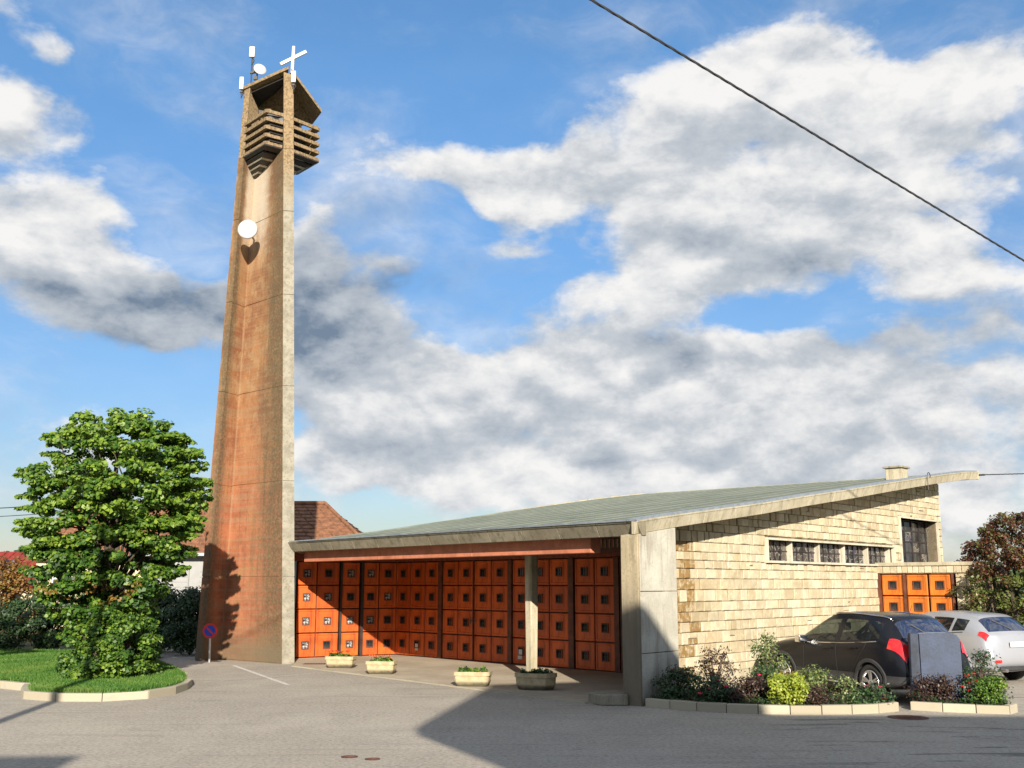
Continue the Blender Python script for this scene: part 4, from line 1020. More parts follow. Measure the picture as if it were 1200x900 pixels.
# long leafy shoots that break the outline
rs_ = random.Random(5); tips = []
for k in range(110):
    z = rs_.uniform(2.4, 5.7); a = rs_.uniform(0, 2*math.pi)
    if rs_.random() < .5: a = rs_.choice((rs_.gauss(math.pi, .25), rs_.gauss(0, .2)))
    for (za, ra), (zb, rb) in zip(prof[:-1], prof[1:]):
        if za <= z <= zb: R_ = ra+(rb-ra)*(z-za)/(zb-za)
    for q in range(3): cl.append((((R_+.17*q)*math.cos(a), (R_+.17*q)*math.sin(a), z+.05*q-.02*q*q), .17-.04*q, .1))
for k in range(26):
    a = rs_.uniform(0, 6.28); r_ = rs_.uniform(.0, 1.2); 
    for q in range(3): cl.append(((r_*math.cos(a), r_*math.sin(a), 5.9-r_*.3+.16*q), .16-.035*q, .1))
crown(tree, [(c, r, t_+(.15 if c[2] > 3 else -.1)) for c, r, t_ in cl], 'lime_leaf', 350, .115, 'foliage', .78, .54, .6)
crown(tree, [((random.uniform(-1, 1.2), random.uniform(-1.5, -.6), random.uniform(1.75, 2.25)), .2, .2) for _ in range(16)], 'rust_leaf', 90, .09, 'yellowing_foliage', .7, .4)
mb = MB(); mb.tube([(0, 0, -.1), (.03, 0, .6), (0, .03, 1.6), (-.04, .02, 2.8), (0, 0, 4.2), (0, 0, 5.4)], [.24, .19, .17, .13, .08, .03], 10); mb.build('trunk', 'bark', tree, smooth=True)
limbs(tree, (0, 0, 1.6), [c for c, r, _ in cl[:26]], .06)
limbs(tree, (-.02, .02, 3.0), [c for c, r, _ in cl[26:60] if c[2] > 3.2], .045)
bush = thing('round_bush', (-9.0,24.5,.1), 'dense bright green bush at the foot of the lime tree', 'bush')
bp = [(.0,.95),(.4,1.08),(.9,1.0),(1.3,.75),(1.6,.35)]
crown(bush, shell_clumps(190, bp, 0, 0, .14, .24, .2, 21)+[((random.uniform(-.7,.7), random.uniform(-.6,.4), .1), .2, -.2) for _ in range(20)], 'lime_leaf', 420, .082, 'foliage', .8, .6, .6)
limbs(bush, (0, 0, 0), [(.6*math.cos(a), .6*math.sin(a), 1.0) for a in np.linspace(0, 6, 9)], .03, 'twig_bark', 'stem')

# ------------------------------------------------------------------ generic shrubs
def shrub(name, loc, size, m, nleaf, leaf, label, cat='shrub', group=None, flower=None, nfl=0, seed=0, open_=0., clr=.16, asp=.55, tint=0.):
    t = thing(name, loc, label, cat, group); r_ = random.Random(seed); sx, sy, sz = size; cl_ = []
    nleaf = int(nleaf*1.45); nc_ = max(8, int(22+34*max(size)*(1-open_)))
    for _ in range(nc_):
        a = r_.uniform(0, 6.28); e = r_.random()**.6; zz = r_.uniform(.12, 1); f = math.sqrt(max(.08, 1-(zz-.45)**2/.36))*e
        cl_.append(((sx*f*math.cos(a), sy*f*math.sin(a), sz*zz), clr*r_.uniform(.6, 1.3), r_.gauss(tint, .12)))
    per = nleaf/nc_/clr
    crown(t, cl_, m, per, leaf, 'foliage', asp, .8, .5)
    limbs(t, (0, 0, 0), [c for c, _, _ in cl_[:max(6, nc_//2)]], .012+.01*sz, 'twig_bark', 'stem', n=5)
    if flower:
        for _ in range(nfl):
            c = r_.choice(cl_)[0]; p = Vector(c)*r_.uniform(.95, 1.12)+Vector((0, -.05, r_.uniform(0, .1))); mb = MB(); s = r_.uniform(.03, .05)
            for k in range(6):
                a = k*1.05; tip_ = p+Vector((math.cos(a)*s, math.sin(a)*s, s*.3)); q = Vector((-math.sin(a), math.cos(a), 0))*s*.5
                mb.add([p, p+(tip_-p)*.6-q, tip_+Vector((0,0,s*.3)), p+(tip_-p)*.6+q], [(0, 1, 2, 3)])
            mb.box(p+Vector((0, 0, s*.3)), (s*.7, s*.7, s*.5), Matrix.Rotation(.6, 3, 'Z')); mb.build('flower', flower, t)
    return t
S = shrub
S('rose_bush', (3.05,20.35,.1), (.45,.35,.55), 'dark_leaf', 1500, .06, 'low dark rose bush with pink buds right beside the concrete pier', 'rose bush', None, 'pink_petal', 4, 1)
S('rose_bush', (3.55,19.75,.1), (.4,.35,.42), 'dark_leaf', 1300, .06, 'dark green rose bush with a pink bloom near the left kerb of the bed', 'rose bush', None, 'pink_petal', 4, 2)
S('purple_shrub', (3.75,20.5,.1), (.42,.35,.95), 'purple_leaf', 900, .05, 'tall sparse purple-leaved shrub before the left end of the stone wall', 'shrub', None, None, 0, 3, .5)
S('dark_shrub', (4.25,19.75,.1), (.5,.35,.38), 'purple_leaf', 1700, .05, 'low dark purple shrub in the middle of the bed', 'shrub', None, 'pink_petal', 3, 4)
S('airy_shrub', (4.70,20.35,.1), (.34,.3,1.15), 'variegated_leaf', 1500, .055, 'tall airy yellow-green shrub in front of the bonnet of the dark car', 'shrub', None, None, 0, 5, .3)
S('rose_bush', (4.55,19.9,.1), (.3,.3,.6), 'dark_leaf', 700, .06, 'rose bush with pink blooms at the foot of the airy shrub', 'rose bush', None, 'pink_petal', 5, 6)
S('yellow_shrub', (4.80,19.28,.1), (.33,.3,.52), 'yellowgreen_leaf', 2600, .05, 'round yellow-green shrub with rusty tips in the middle of the bed', 'shrub', None, None, 0, 7, 0, .14, .7, .1)
S('rusty_shrub', (4.95,19.75,.1), (.3,.25,.5), 'rust_leaf', 700, .05, 'small rusty-leaved shrub behind the round yellow one', 'shrub', None, None, 0, 8)
S('variegated_shrub', (5.45,20.05,.1), (.34,.28,.55), 'variegated_leaf', 1500, .06, 'cream-edged green shrub beside the rear door of the dark car', 'shrub', None, None, 0, 9)
S('dark_shrub', (5.35,19.4,.1), (.35,.25,.28), 'purple_leaf', 900, .045, 'very low dark shrub right of the round yellow one', 'shrub', None, None, 0, 10)
S('small_shrub', (5.95,19.75,.1), (.25,.22,.4), 'variegated_leaf', 500, .05, 'small pale shrub below the sill of the dark car', 'shrub', None, None, 0, 11)
S('rose_bush', (6.35,19.45,.1), (.33,.22,.28), 'dark_leaf', 900, .055, 'green rose bush with a cluster of red blooms before the alloy wheel', 'rose bush', None, 'pink_petal', 11, 12)
S('dark_shrub', (7.6,19.8,.1), (.48,.3,.42), 'purple_leaf', 1900, .05, 'low dark shrub at the foot of the blue slab', 'shrub', None, None, 0, 13)
S('airy_dark_shrub', (8.5,19.9,.1), (.3,.28,.85), 'dark_leaf', 850, .05, 'tall thin dark shrub in front of the silver car', 'shrub', None, 'red_petal', 2, 14, .4)
S('green_round_shrub', (8.35,19.4,.1), (.33,.27,.45), 'lime_leaf', 2400, .045, 'round fresh green shrub at the right end of the second bed', 'shrub', None, None, 0, 15, 0, .13)
S('rose_bush', (8.15,19.65,.1), (.2,.2,.5), 'dark_leaf', 400, .05, 'small rose bush with red blooms behind the round green shrub', 'rose bush', None, 'red_petal', 6, 16)
S('rose_bush', (8.62,19.65,.1), (.16,.2,.42), 'dark_leaf', 400, .05, 'small rose bush with red blooms at the very end of the second bed', 'rose bush', None, 'red_petal', 4, 17)

# low mixed ground cover knitting the two beds together
gx, gy = rng.uniform(2.4, 8.8, 26000), rng.uniform(18.9, 21.3, 26000)
b1 = [tuple(p) for p in smooth_path([(2.5,20.22),(3.35,19.42),(4.4,19.05),(5.9,19.05),(6.65,19.4),(6.8,19.7),(6.3,20.2),(5.8,20.8),(4.9,21.2)])]+[(3.2,21.3)]
b2 = [(7.12,19.66),(7.5,19.45),(8.0,19.25),(8.6,19.05),(8.72,19.35),(8.8,20.4),(7.3,20.5)]
dn = np.array([noise.noise((a_*1.7, b_*1.7, 3)) for a_, b_ in zip(gx, gy)]); kk = (inside(gx, gy, b1) | inside(gx, gy, b2)) & (dn > -.12+rng.normal(0, .12, 26000)); gx, gy, dn = gx[kk], gy[kk], dn[kk]
P_ = np.stack([gx, gy, .14+np.clip(dn+.15, 0, 1)*.35*rng.random(len(gx))], 1); N_ = unit(len(gx))*.5+np.array([0, -.2, .7])
gc = mesh_quads('ground_cover', leaf_mesh(P_, N_, rng.uniform(.03, .06, len(gx)), .5, .08), 'dark_leaf', None, rng.random(len(gx))); gc['kind'] = 'stuff'; tag(gc, 'low dark mixed ground cover between the shrubs in the kerbed beds', 'ground cover')

# blue grey slab standing in the second bed
t = thing('standing_slab', (7.72,20.0,0), 'blunt blue-grey standing slab behind the low dark shrubs between the two cars', 'slab')
mb = MB(); W_, H_ = .33, 1.30; prof_ = [(-W_, .05), (W_, .05), (W_, H_-.1), (W_-.05, H_-.03), (W_-.2, H_), (-.1, H_), (-W_, H_-.02)]
M = Matrix.Rotation(R(-12), 4, 'Z')
vs = [M @ Vector((x+.08, -.0, z)) for x, z in prof_]+[M @ Vector((x+.08, .28, z)) for x, z in prof_]; n = len(prof_)
mb.add(vs, [tuple(range(n)), tuple(range(2*n-1, n-1, -1))]+[(i, (i+1) % n, n+(i+1) % n, n+i) for i in range(n)]); mb.build('slab_face', 'slab_blue', t, bevel=.02, seg=2)
mb = MB(); vs = [M @ Vector(p) for p in ((-.46,.04,.05),(-.27,.02,.05),(-.27,.26,.05),(-.46,.26,.05),(-.43,.04,H_-.0),(-.27,.02,H_+.01),(-.27,.26,H_+.01),(-.43,.26,H_))]
mb.add(vs, [(3,2,1,0),(4,5,6,7),(0,1,5,4),(1,2,6,5),(2,3,7,6),(3,0,4,7)]); mb.build('slab_side', 'slab_dark', t, bevel=.015)

# ------------------------------------------------------------------ planters
def planter(loc, rz_, L_, W_, H_, flower, lab, seed, roundish=False):
    t = thing('planter', loc, lab, 'planter', None, rz_)
    mb = MB(); n = 10; 
    def outline(l, w, ch): return [(-l+ch,-w),(l-ch,-w),(l,-w+ch),(l,w-ch),(l-ch,w),(-l+ch,w),(-l,w-ch),(-l,-w+ch)]
    ch = .16 if roundish else .035; l, w = L_/2, W_/2
    levels = [(l-.05, w-.05, 0.0), (l-.03, w-.03, .05), (l-.01, w-.01, .1), (l, w, H_*.72), (l+.0, w+.0, H_-.09), (l+.02, w+.02, H_-.08), (l+.02, w+.02, H_), (l-.04, w-.04, H_), (l-.05, w-.05, H_-.06)]
    for a, c, z in levels: mb.v += [(x_, y_, z) for x_, y_ in outline(a, c, ch)]
    for i in range(len(levels)-1):
        for k in range(8): mb.f.append((i*8+k, i*8+(k+1) % 8, i*8+8+(k+1) % 8, i*8+8+k))
    mb.build('tub', 'exposed_aggregate', t)
    mb = MB(); mb.v = [(x_, y_, H_-.06) for x_, y_ in outline(l-.05, w-.05, ch)]; mb.f = [tuple(range(8))]; mb.build('earth', 'soil', t, recalc=False)
    r_ = random.Random(seed); cl_ = [((r_.uniform(-l+.1, l-.1), r_.uniform(-w+.08, w-.08), H_+r_.uniform(-.03, .06)), .07, r_.gauss(0, .15)) for _ in range(16)]
    crown(t, cl_, 'dark_leaf' if roundish else 'lime_leaf', 500, .05, 'plants', .7, .7)
    if flower:
        for k in range(16):
            p = Vector((r_.uniform(-l+.08, l-.08), r_.uniform(-w+.05, w-.08), H_+r_.uniform(.06, .13))); mb = MB()
            for q in range(5): a = q*1.256; s_ = .04; mb.add([p, p+Vector((math.cos(a-.5)*s_, math.sin(a-.5)*s_, .012)), p+Vector((math.cos(a)*s_*1.3, math.sin(a)*s_*1.3, .025)), p+Vector((math.cos(a+.5)*s_, math.sin(a+.5)*s_, .012))], [(0, 1, 2, 3)])
            mb.build('flower', flower if r_.random() < .8 else 'orange_petal', t)
    return t
ang = math.atan2(-3.2, 2.9)*.55
planter((-4.52,29.05,.018), ang*.4, .74, .38, .30, 'red_petal', 'concrete planter with red flowers, nearest the tower', 1)
planter((-3.22,27.15,.018), ang*.4, .70, .38, .31, 'orange_petal', 'concrete planter with a few salmon flowers, second from the tower', 2)
planter((-.85,23.95,.018), ang*.35, .76, .40, .31, None, 'concrete planter with green leaves only, left of the column', 3)
planter((.50,23.15,.018), -.25, .84, .44, .34, None, 'ribbed concrete planter with dark plants directly before the column', 4, True)

# ------------------------------------------------------------------ no-parking sign
t = thing('no_parking_sign', (-8.62,31.25,0), 'round blue and red no-parking sign on a short pole at the foot of the tower', 'sign')
Mx = Matrix.Rotation(R(90), 3, 'X'); zc = .88
mb = MB(); mb.lathe([(.205, 0), (.21, .01), (.21, .02)], (0, -.02, zc), 32, Mx); mb.build('disc', 'sign_red', t)
mb = MB(); mb.lathe([(.155, .0), (.155, .006)], (0, -.041, zc), 32, Mx); mb.build('blue_field', 'sign_blue', t)
mb = MB(); mb.bar((-.12, -.05, zc+.12), (.12, -.05, zc-.12), .045, .004, up=(0, 1, 0)); mb.build('diagonal_bar', 'sign_red', t)
mb = MB(); mb.tube([(0.02, 0, -.1), (0, 0, zc+.15)], .028, 10); mb.build('pole', 'white_metal', t, smooth=True)

# ------------------------------------------------------------------ cars
def catmull(p0, p1, p2, p3, t): return .5*((2*p1)+(-p0+p2)*t+(2*p0-5*p1+4*p2-p3)*t*t+(-p0+3*p1-3*p2+p3)*t**3)
def make_car(label, loc, heading, paintm, ctrl, wheels, rt, win, plate=True, tail=((7.35, 9.3), (3.15, 4.6)), cladding=True, rails=True, child=False):
    t = thing('parked_car', loc, label, 'car', 'cars parked beside the church', heading)
    G = np.array(ctrl, float); nu, nv = G.shape[:2]
    Gp = np.concatenate([G[:1]*2-G[1:2], G, G[-1:]*2-G[-2:-1]], 0); 
    mir = Gp[:, -2:-1].copy(); mir[:, :, 1] *= -1; low = Gp[:, :1].copy(); low[:, :, 1] -= .6
    Gp = np.concatenate([low, Gp, mir], 1)
    def Sf(u, v, off=0.):
        u = min(max(u, 0), nu-1-1e-6); v = min(max(v, 0), nv-1-1e-6); i, j = int(u), int(v); a, b_ = u-i, v-j
        rows = [catmull(Gp[i+k, j], Gp[i+k, j+1], Gp[i+k, j+2], Gp[i+k, j+3], b_) for k in range(4)]; p = catmull(*rows, a)
        if off: 
            e = .02; pu = Sf(u+e, v)-Sf(u-e, v); pv = Sf(u, v+e)-Sf(u, v-e); n_ = Vector(np.cross(pv, pu)); n_ = n_.normalized() if n_.length else Vector((0, 0, 1))
            if n_.y < 0 and abs(n_.y) > .5: n_ = -n_
            if abs(n_.y) <= .5 and n_.dot(Vector((p[0]*.3, 0, p[2]-.7))) < 0: n_ = -n_
            return p+np.array(n_)*off
        return p
    KU, KV = 8, 8; wu = [i/KU for i in range((nu-1)*KU+1)]; wv = [j/KV for j in range((nv-1)*KV+1)]
    grid = [[Sf(u, v) for v in wv] for u in wu]
    def region(u, v):
        for k, (ua, ub, va, vb) in enumerate(win):
            if ua <= u <= ub and va <= v <= vb: return ('glass', k)
        return ('body', 0)
    parts_ = {}
    def addq(key, q, m):
        for sg in (1, -1):
            mb_ = parts_.setdefault((key, sg if key != 'body' and key != 'cladding' else 0, m), MB()); vs = [(p[0], p[1]*sg, p[2]) for p in q]
            mb_.add(vs if sg == 1 else vs[::-1], [(0, 1, 2, 3)])
    for i in range(len(wu)-1):
        for j in range(len(wv)-1):
            q = [grid[i][j], grid[i+1][j], grid[i+1][j+1], grid[i][j+1]]; cu, cv = (wu[i]+wu[i+1])/2, (wv[j]+wv[j+1])/2; cen_ = sum(q)/4
            if cv < 4.2 and any(math.hypot(cen_[0]-wx, cen_[2]-rt) < rt+.045 for wx in wheels) and abs(cen_[1]) > .45: continue
            k, idx = region(cu, cv)
            if k == 'glass': addq('window%d' % idx, q, 'rear_glass' if win[idx][0] > 6.9 else 'car_glass')
            elif cladding and cv < 2.0: addq('cladding', q, 'black_plastic')
            else: addq('body', q, paintm)
    for (key, sg, m_), mb_ in parts_.items():
        nm = 'window' if key.startswith('window') else key
        me = mb_.mesh(nm); bm = bmesh.new(); bm.from_mesh(me); bmesh.ops.remove_doubles(bm, verts=bm.verts, dist=.0006); bmesh.ops.recalc_face_normals(bm, faces=bm.faces); bm.to_mesh(me); bm.free()
        me.materials.append(MATS[m_]); me.polygons.foreach_set('use_smooth', [True]*len(me.polygons)); link(nm, me, t)
    # inner dark shell / seats
    mb = MB(); mb.box((-.1, 0, .55), (3.2, 1.2, .5)); mb.build('cabin_floor', 'seat_cloth', t)
    for (x_, y_) in ((.15, .36), (.15, -.36), (-.75, .36), (-.75, -.36)):
        mb = MB(); mb.quadbox([(x_-.08, y_-.24, .78), (x_+.12, y_-.24, .78), (x_+.12, y_+.24, .78), (x_-.08, y_+.24, .78)], [(x_-.22, y_-.2, 1.22), (x_-.1, y_-.2, 1.22), (x_-.1, y_+.2, 1.22), (x_-.22, y_+.2, 1.22)]); mb.box((x_-.17, y_, 1.34), (.1, .26, .16)); mb.build('seat', 'seat_cloth', t, bevel=.03, seg=2)
    mb = MB(); mb.box((1.0, 0, .93), (.5, 1.35, .2)); mb.build('dashboard', 'black_plastic', t, bevel=.04)
    mb = MB(); mb.tube([(.62+.05*math.cos(a), .38+.18*math.sin(a), .98+.17*math.cos(a)) for a in np.linspace(0, 6.28, 17)], .014, 6); mb.build('steering_wheel', 'black_plastic', t)
    # wheels
    for wx in wheels:
        for sg in (1, -1):
            ys = sg*.80; Mw = Matrix.Rotation(R(-90*sg), 3, 'X')
            prof_ = [(rt*.66, -.11), (rt*.93, -.11), (rt, -.08), (rt, .08), (rt*.94, .11), (rt*.68, .11), (rt*.64, .06)]
            mb = MB(); mb.lathe(prof_, (wx, ys, rt), 36, Mw); wh = mb.build('wheel', 'rubber', t, smooth=True)
            mb = MB(); mb.lathe([(rt*.66, .05), (rt*.67, .115), (rt*.62, .12), (rt*.58, .05), (rt*.56, .02)], (wx, ys, rt), 36, Mw); mb.build('rim', 'alloy', wh, smooth=True)
            mb = MB(); mb.lathe([(rt*.60, -.02), (rt*.60, .0)], (wx, ys, rt), 24, Mw); mb.build('brake_disc', 'black_steel', wh)
            mb = MB()
            for k in range(5):
                a = k*2*math.pi/5+.3
                for da in (-.14, .14):
                    p0 = Vector((wx+math.cos(a+da*.6)*rt*.12, ys+sg*.095, rt+math.sin(a+da*.6)*rt*.12)); p1 = Vector((wx+math.cos(a+da)*rt*.61, ys+sg*.105, rt+math.sin(a+da)*rt*.61)); mb.bar(p0, p1, .03, .03, up=(0, 1, 0))
            mb.lathe([(rt*.16, .05), (rt*.15, .12), (rt*.05, .125)], (wx, ys, rt), 16, Mw); mb.build('spokes', 'alloy', wh)
            # arch lip + liner
            pts = []; 
            mb = MB(); NA = 26; inner, outer = rt+.035, rt+.105
            def ysurf(x_, z_):
                best, bd_ = .85, 9
                for i in range(len(wu)):
                    for j in range(0, 4*KV+1, 1):
                        p = grid[i][j]; d_ = (p[0]-x_)**2+(p[2]-z_)**2
                        if d_ < bd_: bd_ = d_; best = p[1]
                return best
            ring_ = []
            for k in range(NA+1):
                a = R(-12)+R(204)*k/NA; ca, sa = math.cos(a), math.sin(a); yo = ysurf(wx+ca*outer, rt+sa*outer)+.006; ym = max(yo, ysurf(wx+ca*(outer+inner)/2, rt+sa*(outer+inner)/2))+.014
                ring_.append([(wx+ca*outer, yo, rt+sa*outer), (wx+ca*(outer-.02), ym, rt+sa*(outer-.02)), (wx+ca*inner, ym, rt+sa*inner), (wx+ca*inner, .5, rt+sa*inner)])
            for k in range(NA):
                for q in range(3):
                    vs = [ring_[k][q], ring_[k+1][q], ring_[k+1][q+1], ring_[k][q+1]]; mb.add([(p[0], p[1]*sg, p[2]) for p in vs], [(0, 1, 2, 3)])
            mb.add([(wx+math.cos(R(204)*k/12-R(12))*inner, .5*sg, rt+math.sin(R(204)*k/12-R(12))*inner) for k in range(13)], [tuple(range(13))])
            mb.build('wheel_arch', 'black_plastic' if cladding else paintm, t, smooth=False)
    # tail lights
    (ua, ub), (va, vb) = tail
    for sg in (1, -1):
        mb = MB(); n1, n2 = 12, 6; base_ = len(mb.v)
        for i in range(n1+1):
            for j in range(n2+1):
                f = i/n1; u = ua+(ub-ua)*f; lo_, hi_ = va+(vb-va)*(.28*(1-f)), vb-(vb-va)*(.30*(1-f)**2); v_ = lo_+(hi_-lo_)*j/n2; p = Sf(u, v_, .014); mb.v.append((p[0], p[1]*sg, p[2]))
        for i in range(n1):
            for j in range(n2): a = i*(n2+1)+j; mb.f.append((a, a+1, a+n2+2, a+n2+1))
        o = mb.build('tail_light', 'tail_red', t, smooth=True)
    def strip(name, pts, w, m_, off=.004):
        for sg in (1, -1):
            mb = MB(); P = [Vector(Sf(u, v, off)) for u, v in pts]
            P = [Vector((p.x, p.y*sg, p.z)) for p in P]; mb.tube(P, w, 5); mb.build(name, m_, t)
    bot = 1.55
    strip('door_seam', [(3.15+.01*i, bot+(3.95-bot)*i/14) for i in range(15)], .005, 'rubber')
    strip('door_seam', [(5.02, bot+(3.95-bot)*i/14) for i in range(15)], .005, 'rubber')
    strip('door_seam', [(6.25-.25*(1-(i/14))**2*3, 1.9+(3.95-1.9)*i/14) for i in range(15)], .005, 'rubber')
    strip('window_trim', [(3.25+3.45*i/24, 4.0) for i in range(25)], .009, 'chrome' if rails else 'black_plastic')
    if rails: strip('roof_rail', [(4.3+2.6*i/20, 5.35) for i in range(21)], .014, 'chrome', .02)
    strip('sill_trim', [(3.2+2.9*i/20, 1.35) for i in range(21)], .012, 'chrome' if rails else 'black_plastic')
    for u in (4.72, 5.78):
        for sg in (1, -1):
            p = Vector(Sf(u, 3.62, .02)); mb = MB(); mb.box((p.x, (p.y+.012)*sg, p.z), (.19, .025, .03)); mb.build('door_handle', paintm, t, bevel=.008)
    for sg in (1, -1):
        p = Vector(Sf(3.55, 4.0)); mb = MB(); bmc = Vector((p.x+.05, (p.y+.13)*sg, p.z+.07)); mb.box(bmc, (.16, .22, .15)); mb.bar(bmc-Vector((0, .09*sg, .06)), Vector((p.x+.08, p.y*sg, p.z-.01)), .05); mb.build('side_mirror', paintm if not rails else 'chrome', t, bevel=.045, seg=3, smooth=True)
    # rear: plate, wiper, badge bar, antenna
    xb = Sf(nu-2.6, nv-1)[0]
    pz = .80 if rails else .86; bx = min(Sf(u, 7)[0] for u in np.linspace(nu-3, nu-1.5, 8))
    mb = MB(); mb.box((bx-.012, 0, pz), (.012, .52, .115)); mb.build('number_plate', 'white_paint', t)
    mb = MB(); p0, p1 = Vector(Sf(7.9, 7, .02)), Vector(Sf(7.35, 6.3, .02)); mb.bar(p0, p1, .018); mb.build('rear_wiper', 'black_plastic', t)
    p0 = Vector(Sf(6.6, 7, .0)); mb = MB(); mb.tube([p0, p0+Vector((-.08, 0, .16))], .006, 5); mb.build('aerial', 'black_plastic', t)
    mb = MB(); bxx = Sf(nu-2, 2)[0]; mb.box((bxx-.005, 0, .34), (.06, 1.1, .1)); mb.build('rear_diffuser', 'black_plastic' if not rails else 'alloy', t, bevel=.02)
    for sg in (1, -1): mb = MB(); mb.box((bxx-.02, .62*sg, .5), (.05, .2, .06)); mb.build('rear_reflector', 'tail_red', t, bevel=.01)
    mb = MB(); mb.lathe([(.035, 0), (.035, .12), (.028, .12)], (bxx+.02, .45, .30), 14, Matrix.Rotation(R(-90), 3, 'Y')); mb.build('exhaust', 'chrome', t)
    return t
def suv(h=0., roof=0., rear=0.):
    return [
    [(2.05,0,.25),(2.05,.6,.22),(2.17,.65,.45),(2.15,.66,.65),(2.08,.6,.80),(2.05,.5,.84),(2.05,.35,.86),(2.1,0,.87)],
    [(1.9,0,.2),(1.85,.82,.22),(1.85,.88,.45),(1.85,.885,.70),(1.8,.80,.90),(1.75,.65,.97),(1.75,.4,1.0),(1.75,0,1.02)],
    [(1.2,0,.2),(1.2,.85,.22),(1.2,.905,.5),(1.2,.91,.75),(1.2,.85,.98),(1.18,.70,1.06),(1.18,.45,1.09),(1.2,0,1.11)],
    [(.75,0,.2),(.75,.85,.22),(.75,.90,.5),(.75,.91,.78),(.80,.86,1.01),(.93,.74,1.09),(1.03,.45,1.13),(1.08,0,1.15)],
    [(.25,0,.2),(.25,.85,.22),(.25,.89,.5),(.25,.91,.80),(.30,.87,1.02),(.12,.63,1.48+roof),(.08,.48,1.56+roof),(.04,0,1.59+roof)],
    [(-.35,0,.2),(-.35,.85,.22),(-.35,.89,.5),(-.35,.91,.82),(-.35,.875,1.04),(-.38,.61,1.55+roof),(-.38,.46,1.625+roof),(-.38,0,1.645+roof)],
    [(-1.0,0,.2),(-1.0,.85,.22),(-1.0,.90,.5),(-1.0,.92,.84),(-1.05,.875,1.08),(-1.05,.60,1.53+roof),(-1.05,.45,1.605+roof),(-1.05,0,1.63+roof)],
    [(-1.6,0,.22),(-1.6,.85,.26),(-1.6,.90,.5),(-1.6,.91,.82),(-1.62,.84,1.12),(-1.60,.58,1.45+roof),(-1.66,.44,1.54+roof),(-1.72,0,1.565+roof)],
    [(-1.9,0,.24),(-1.92,.82,.30),(-1.97,.86,.5),(-1.96,.865,.80),(-1.96,.77,1.10),(-1.99,.64,1.13),(-2.03,.48,1.14),(-2.08,0,1.15)],
    [(-2.0,0,.25),(-2.10,.72,.33),(-2.16,.78,.5),(-2.11,.79,.74),(-2.08,.70,.96),(-2.12,.56,.99),(-2.15,.4,1.0),(-2.17,0,1.0)],
    [(-2.0,0,.28),(-2.12,.66,.36),(-2.20,.72,.5),(-2.19,.72,.62),(-2.18,.66,.68),(-2.20,.52,.68),(-2.21,.35,.68),(-2.22,0,.68)],
    [(-1.95,0,.28),(-2.10,.6,.30),(-2.18,.68,.42),(-2.19,.66,.48),(-2.19,.6,.48),(-2.20,.5,.48),(-2.21,.3,.48),(-2.21,0,.48)],
    [(-1.9,0,.27),(-2.05,.55,.28),(-2.12,.6,.32),(-2.12,.58,.33),(-2.12,.5,.33),(-2.12,.4,.33),(-2.12,.3,.33),(-2.12,0,.33)]]
WINS = [(3.3,4.9,4.1,4.92),(5.1,6.02,4.1,4.92),(6.14,6.8,4.12,4.9),(3.05,3.95,5.2,7.01),(7.10,7.95,5.1,7.01)]
def car_at(rear_left, c_, s_):     # origin from the rear left corner and the unit heading
    f = Vector((c_, s_)).normalized(); l = Vector((-f.y, f.x)); o = Vector(rear_left)+f*2.19-l*.88; return (o.x, o.y, 0), math.atan2(f.y, f.x)
loc, hd_ = car_at((7.22,20.25), -.40, .92)
make_car('dark graphite crossover parked nose towards the stone wall', loc, hd_, 'graphite_paint', suv(), (1.33, -1.30), .345, WINS, cladding=True, rails=True)
loc, hd_ = car_at((10.55,24.3), -.40, .92)
make_car('silver white hatchback parked behind the dark car at the right', loc, hd_, 'silver_paint', suv(roof=-.08), (1.33, -1.30), .325, WINS, cladding=False, rails=False, tail=((7.7, 8.7), (3.5, 4.35)))

# ------------------------------------------------------------------ right hand tree and background on the right
rt_ = thing('autumn_tree', (13.45,28.75,0), 'round tree turning dark red and green beside the church porch', 'tree')
rp = [(.7,1.0),(1.3,1.4),(2.2,1.6),(3.0,1.4),(3.6,.9),(4.0,.4)]
cl = shell_clumps(420, rp, 0, 0, .16, .28, .25, 31)
cl = [(c, r, (.25 if c[2] < 2.4 else -.22)+t_) for c, r, t_ in cl]
crown(rt_, cl, 'autumn_leaf', 360, .085, 'foliage', .6, .7, .5)
mb = MB(); 
for k in range(5): a = k*1.3; mb.tube([(.1*math.cos(a), .1*math.sin(a), -.1), (.25*math.cos(a), .25*math.sin(a), .8), (.6*math.cos(a), .6*math.sin(a), 2.0), (.7*math.cos(a), .7*math.sin(a), 3.2)], [.09, .07, .05, .02], 8)
mb.build('trunk', 'bark', rt_, smooth=True)
def hedge_bush(loc, size, m, nl, leaf, label, seed, name='hedge_bush', cat='bush'):
    return shrub(name, loc, size, m, int(nl*1.7), leaf, label, cat, None, None, 0, seed, 0, .30, .6)
hedge_bush((17.2,33.0,0), (1.5,1.2,2.6), 'dark_leaf', 6000, .11, 'dark green bush at the right edge behind the silver car', 41)
hedge_bush((13.2,36.5,0), (1.2,1.0,2.2), 'dark_leaf', 4000, .11, 'dark bush in the shade behind the autumn tree', 42)
hedge_bush((16.6,37.5,0), (2.0,1.2,2.3), 'dark_leaf', 5000, .12, 'wide dark bush farther behind the autumn tree', 43)
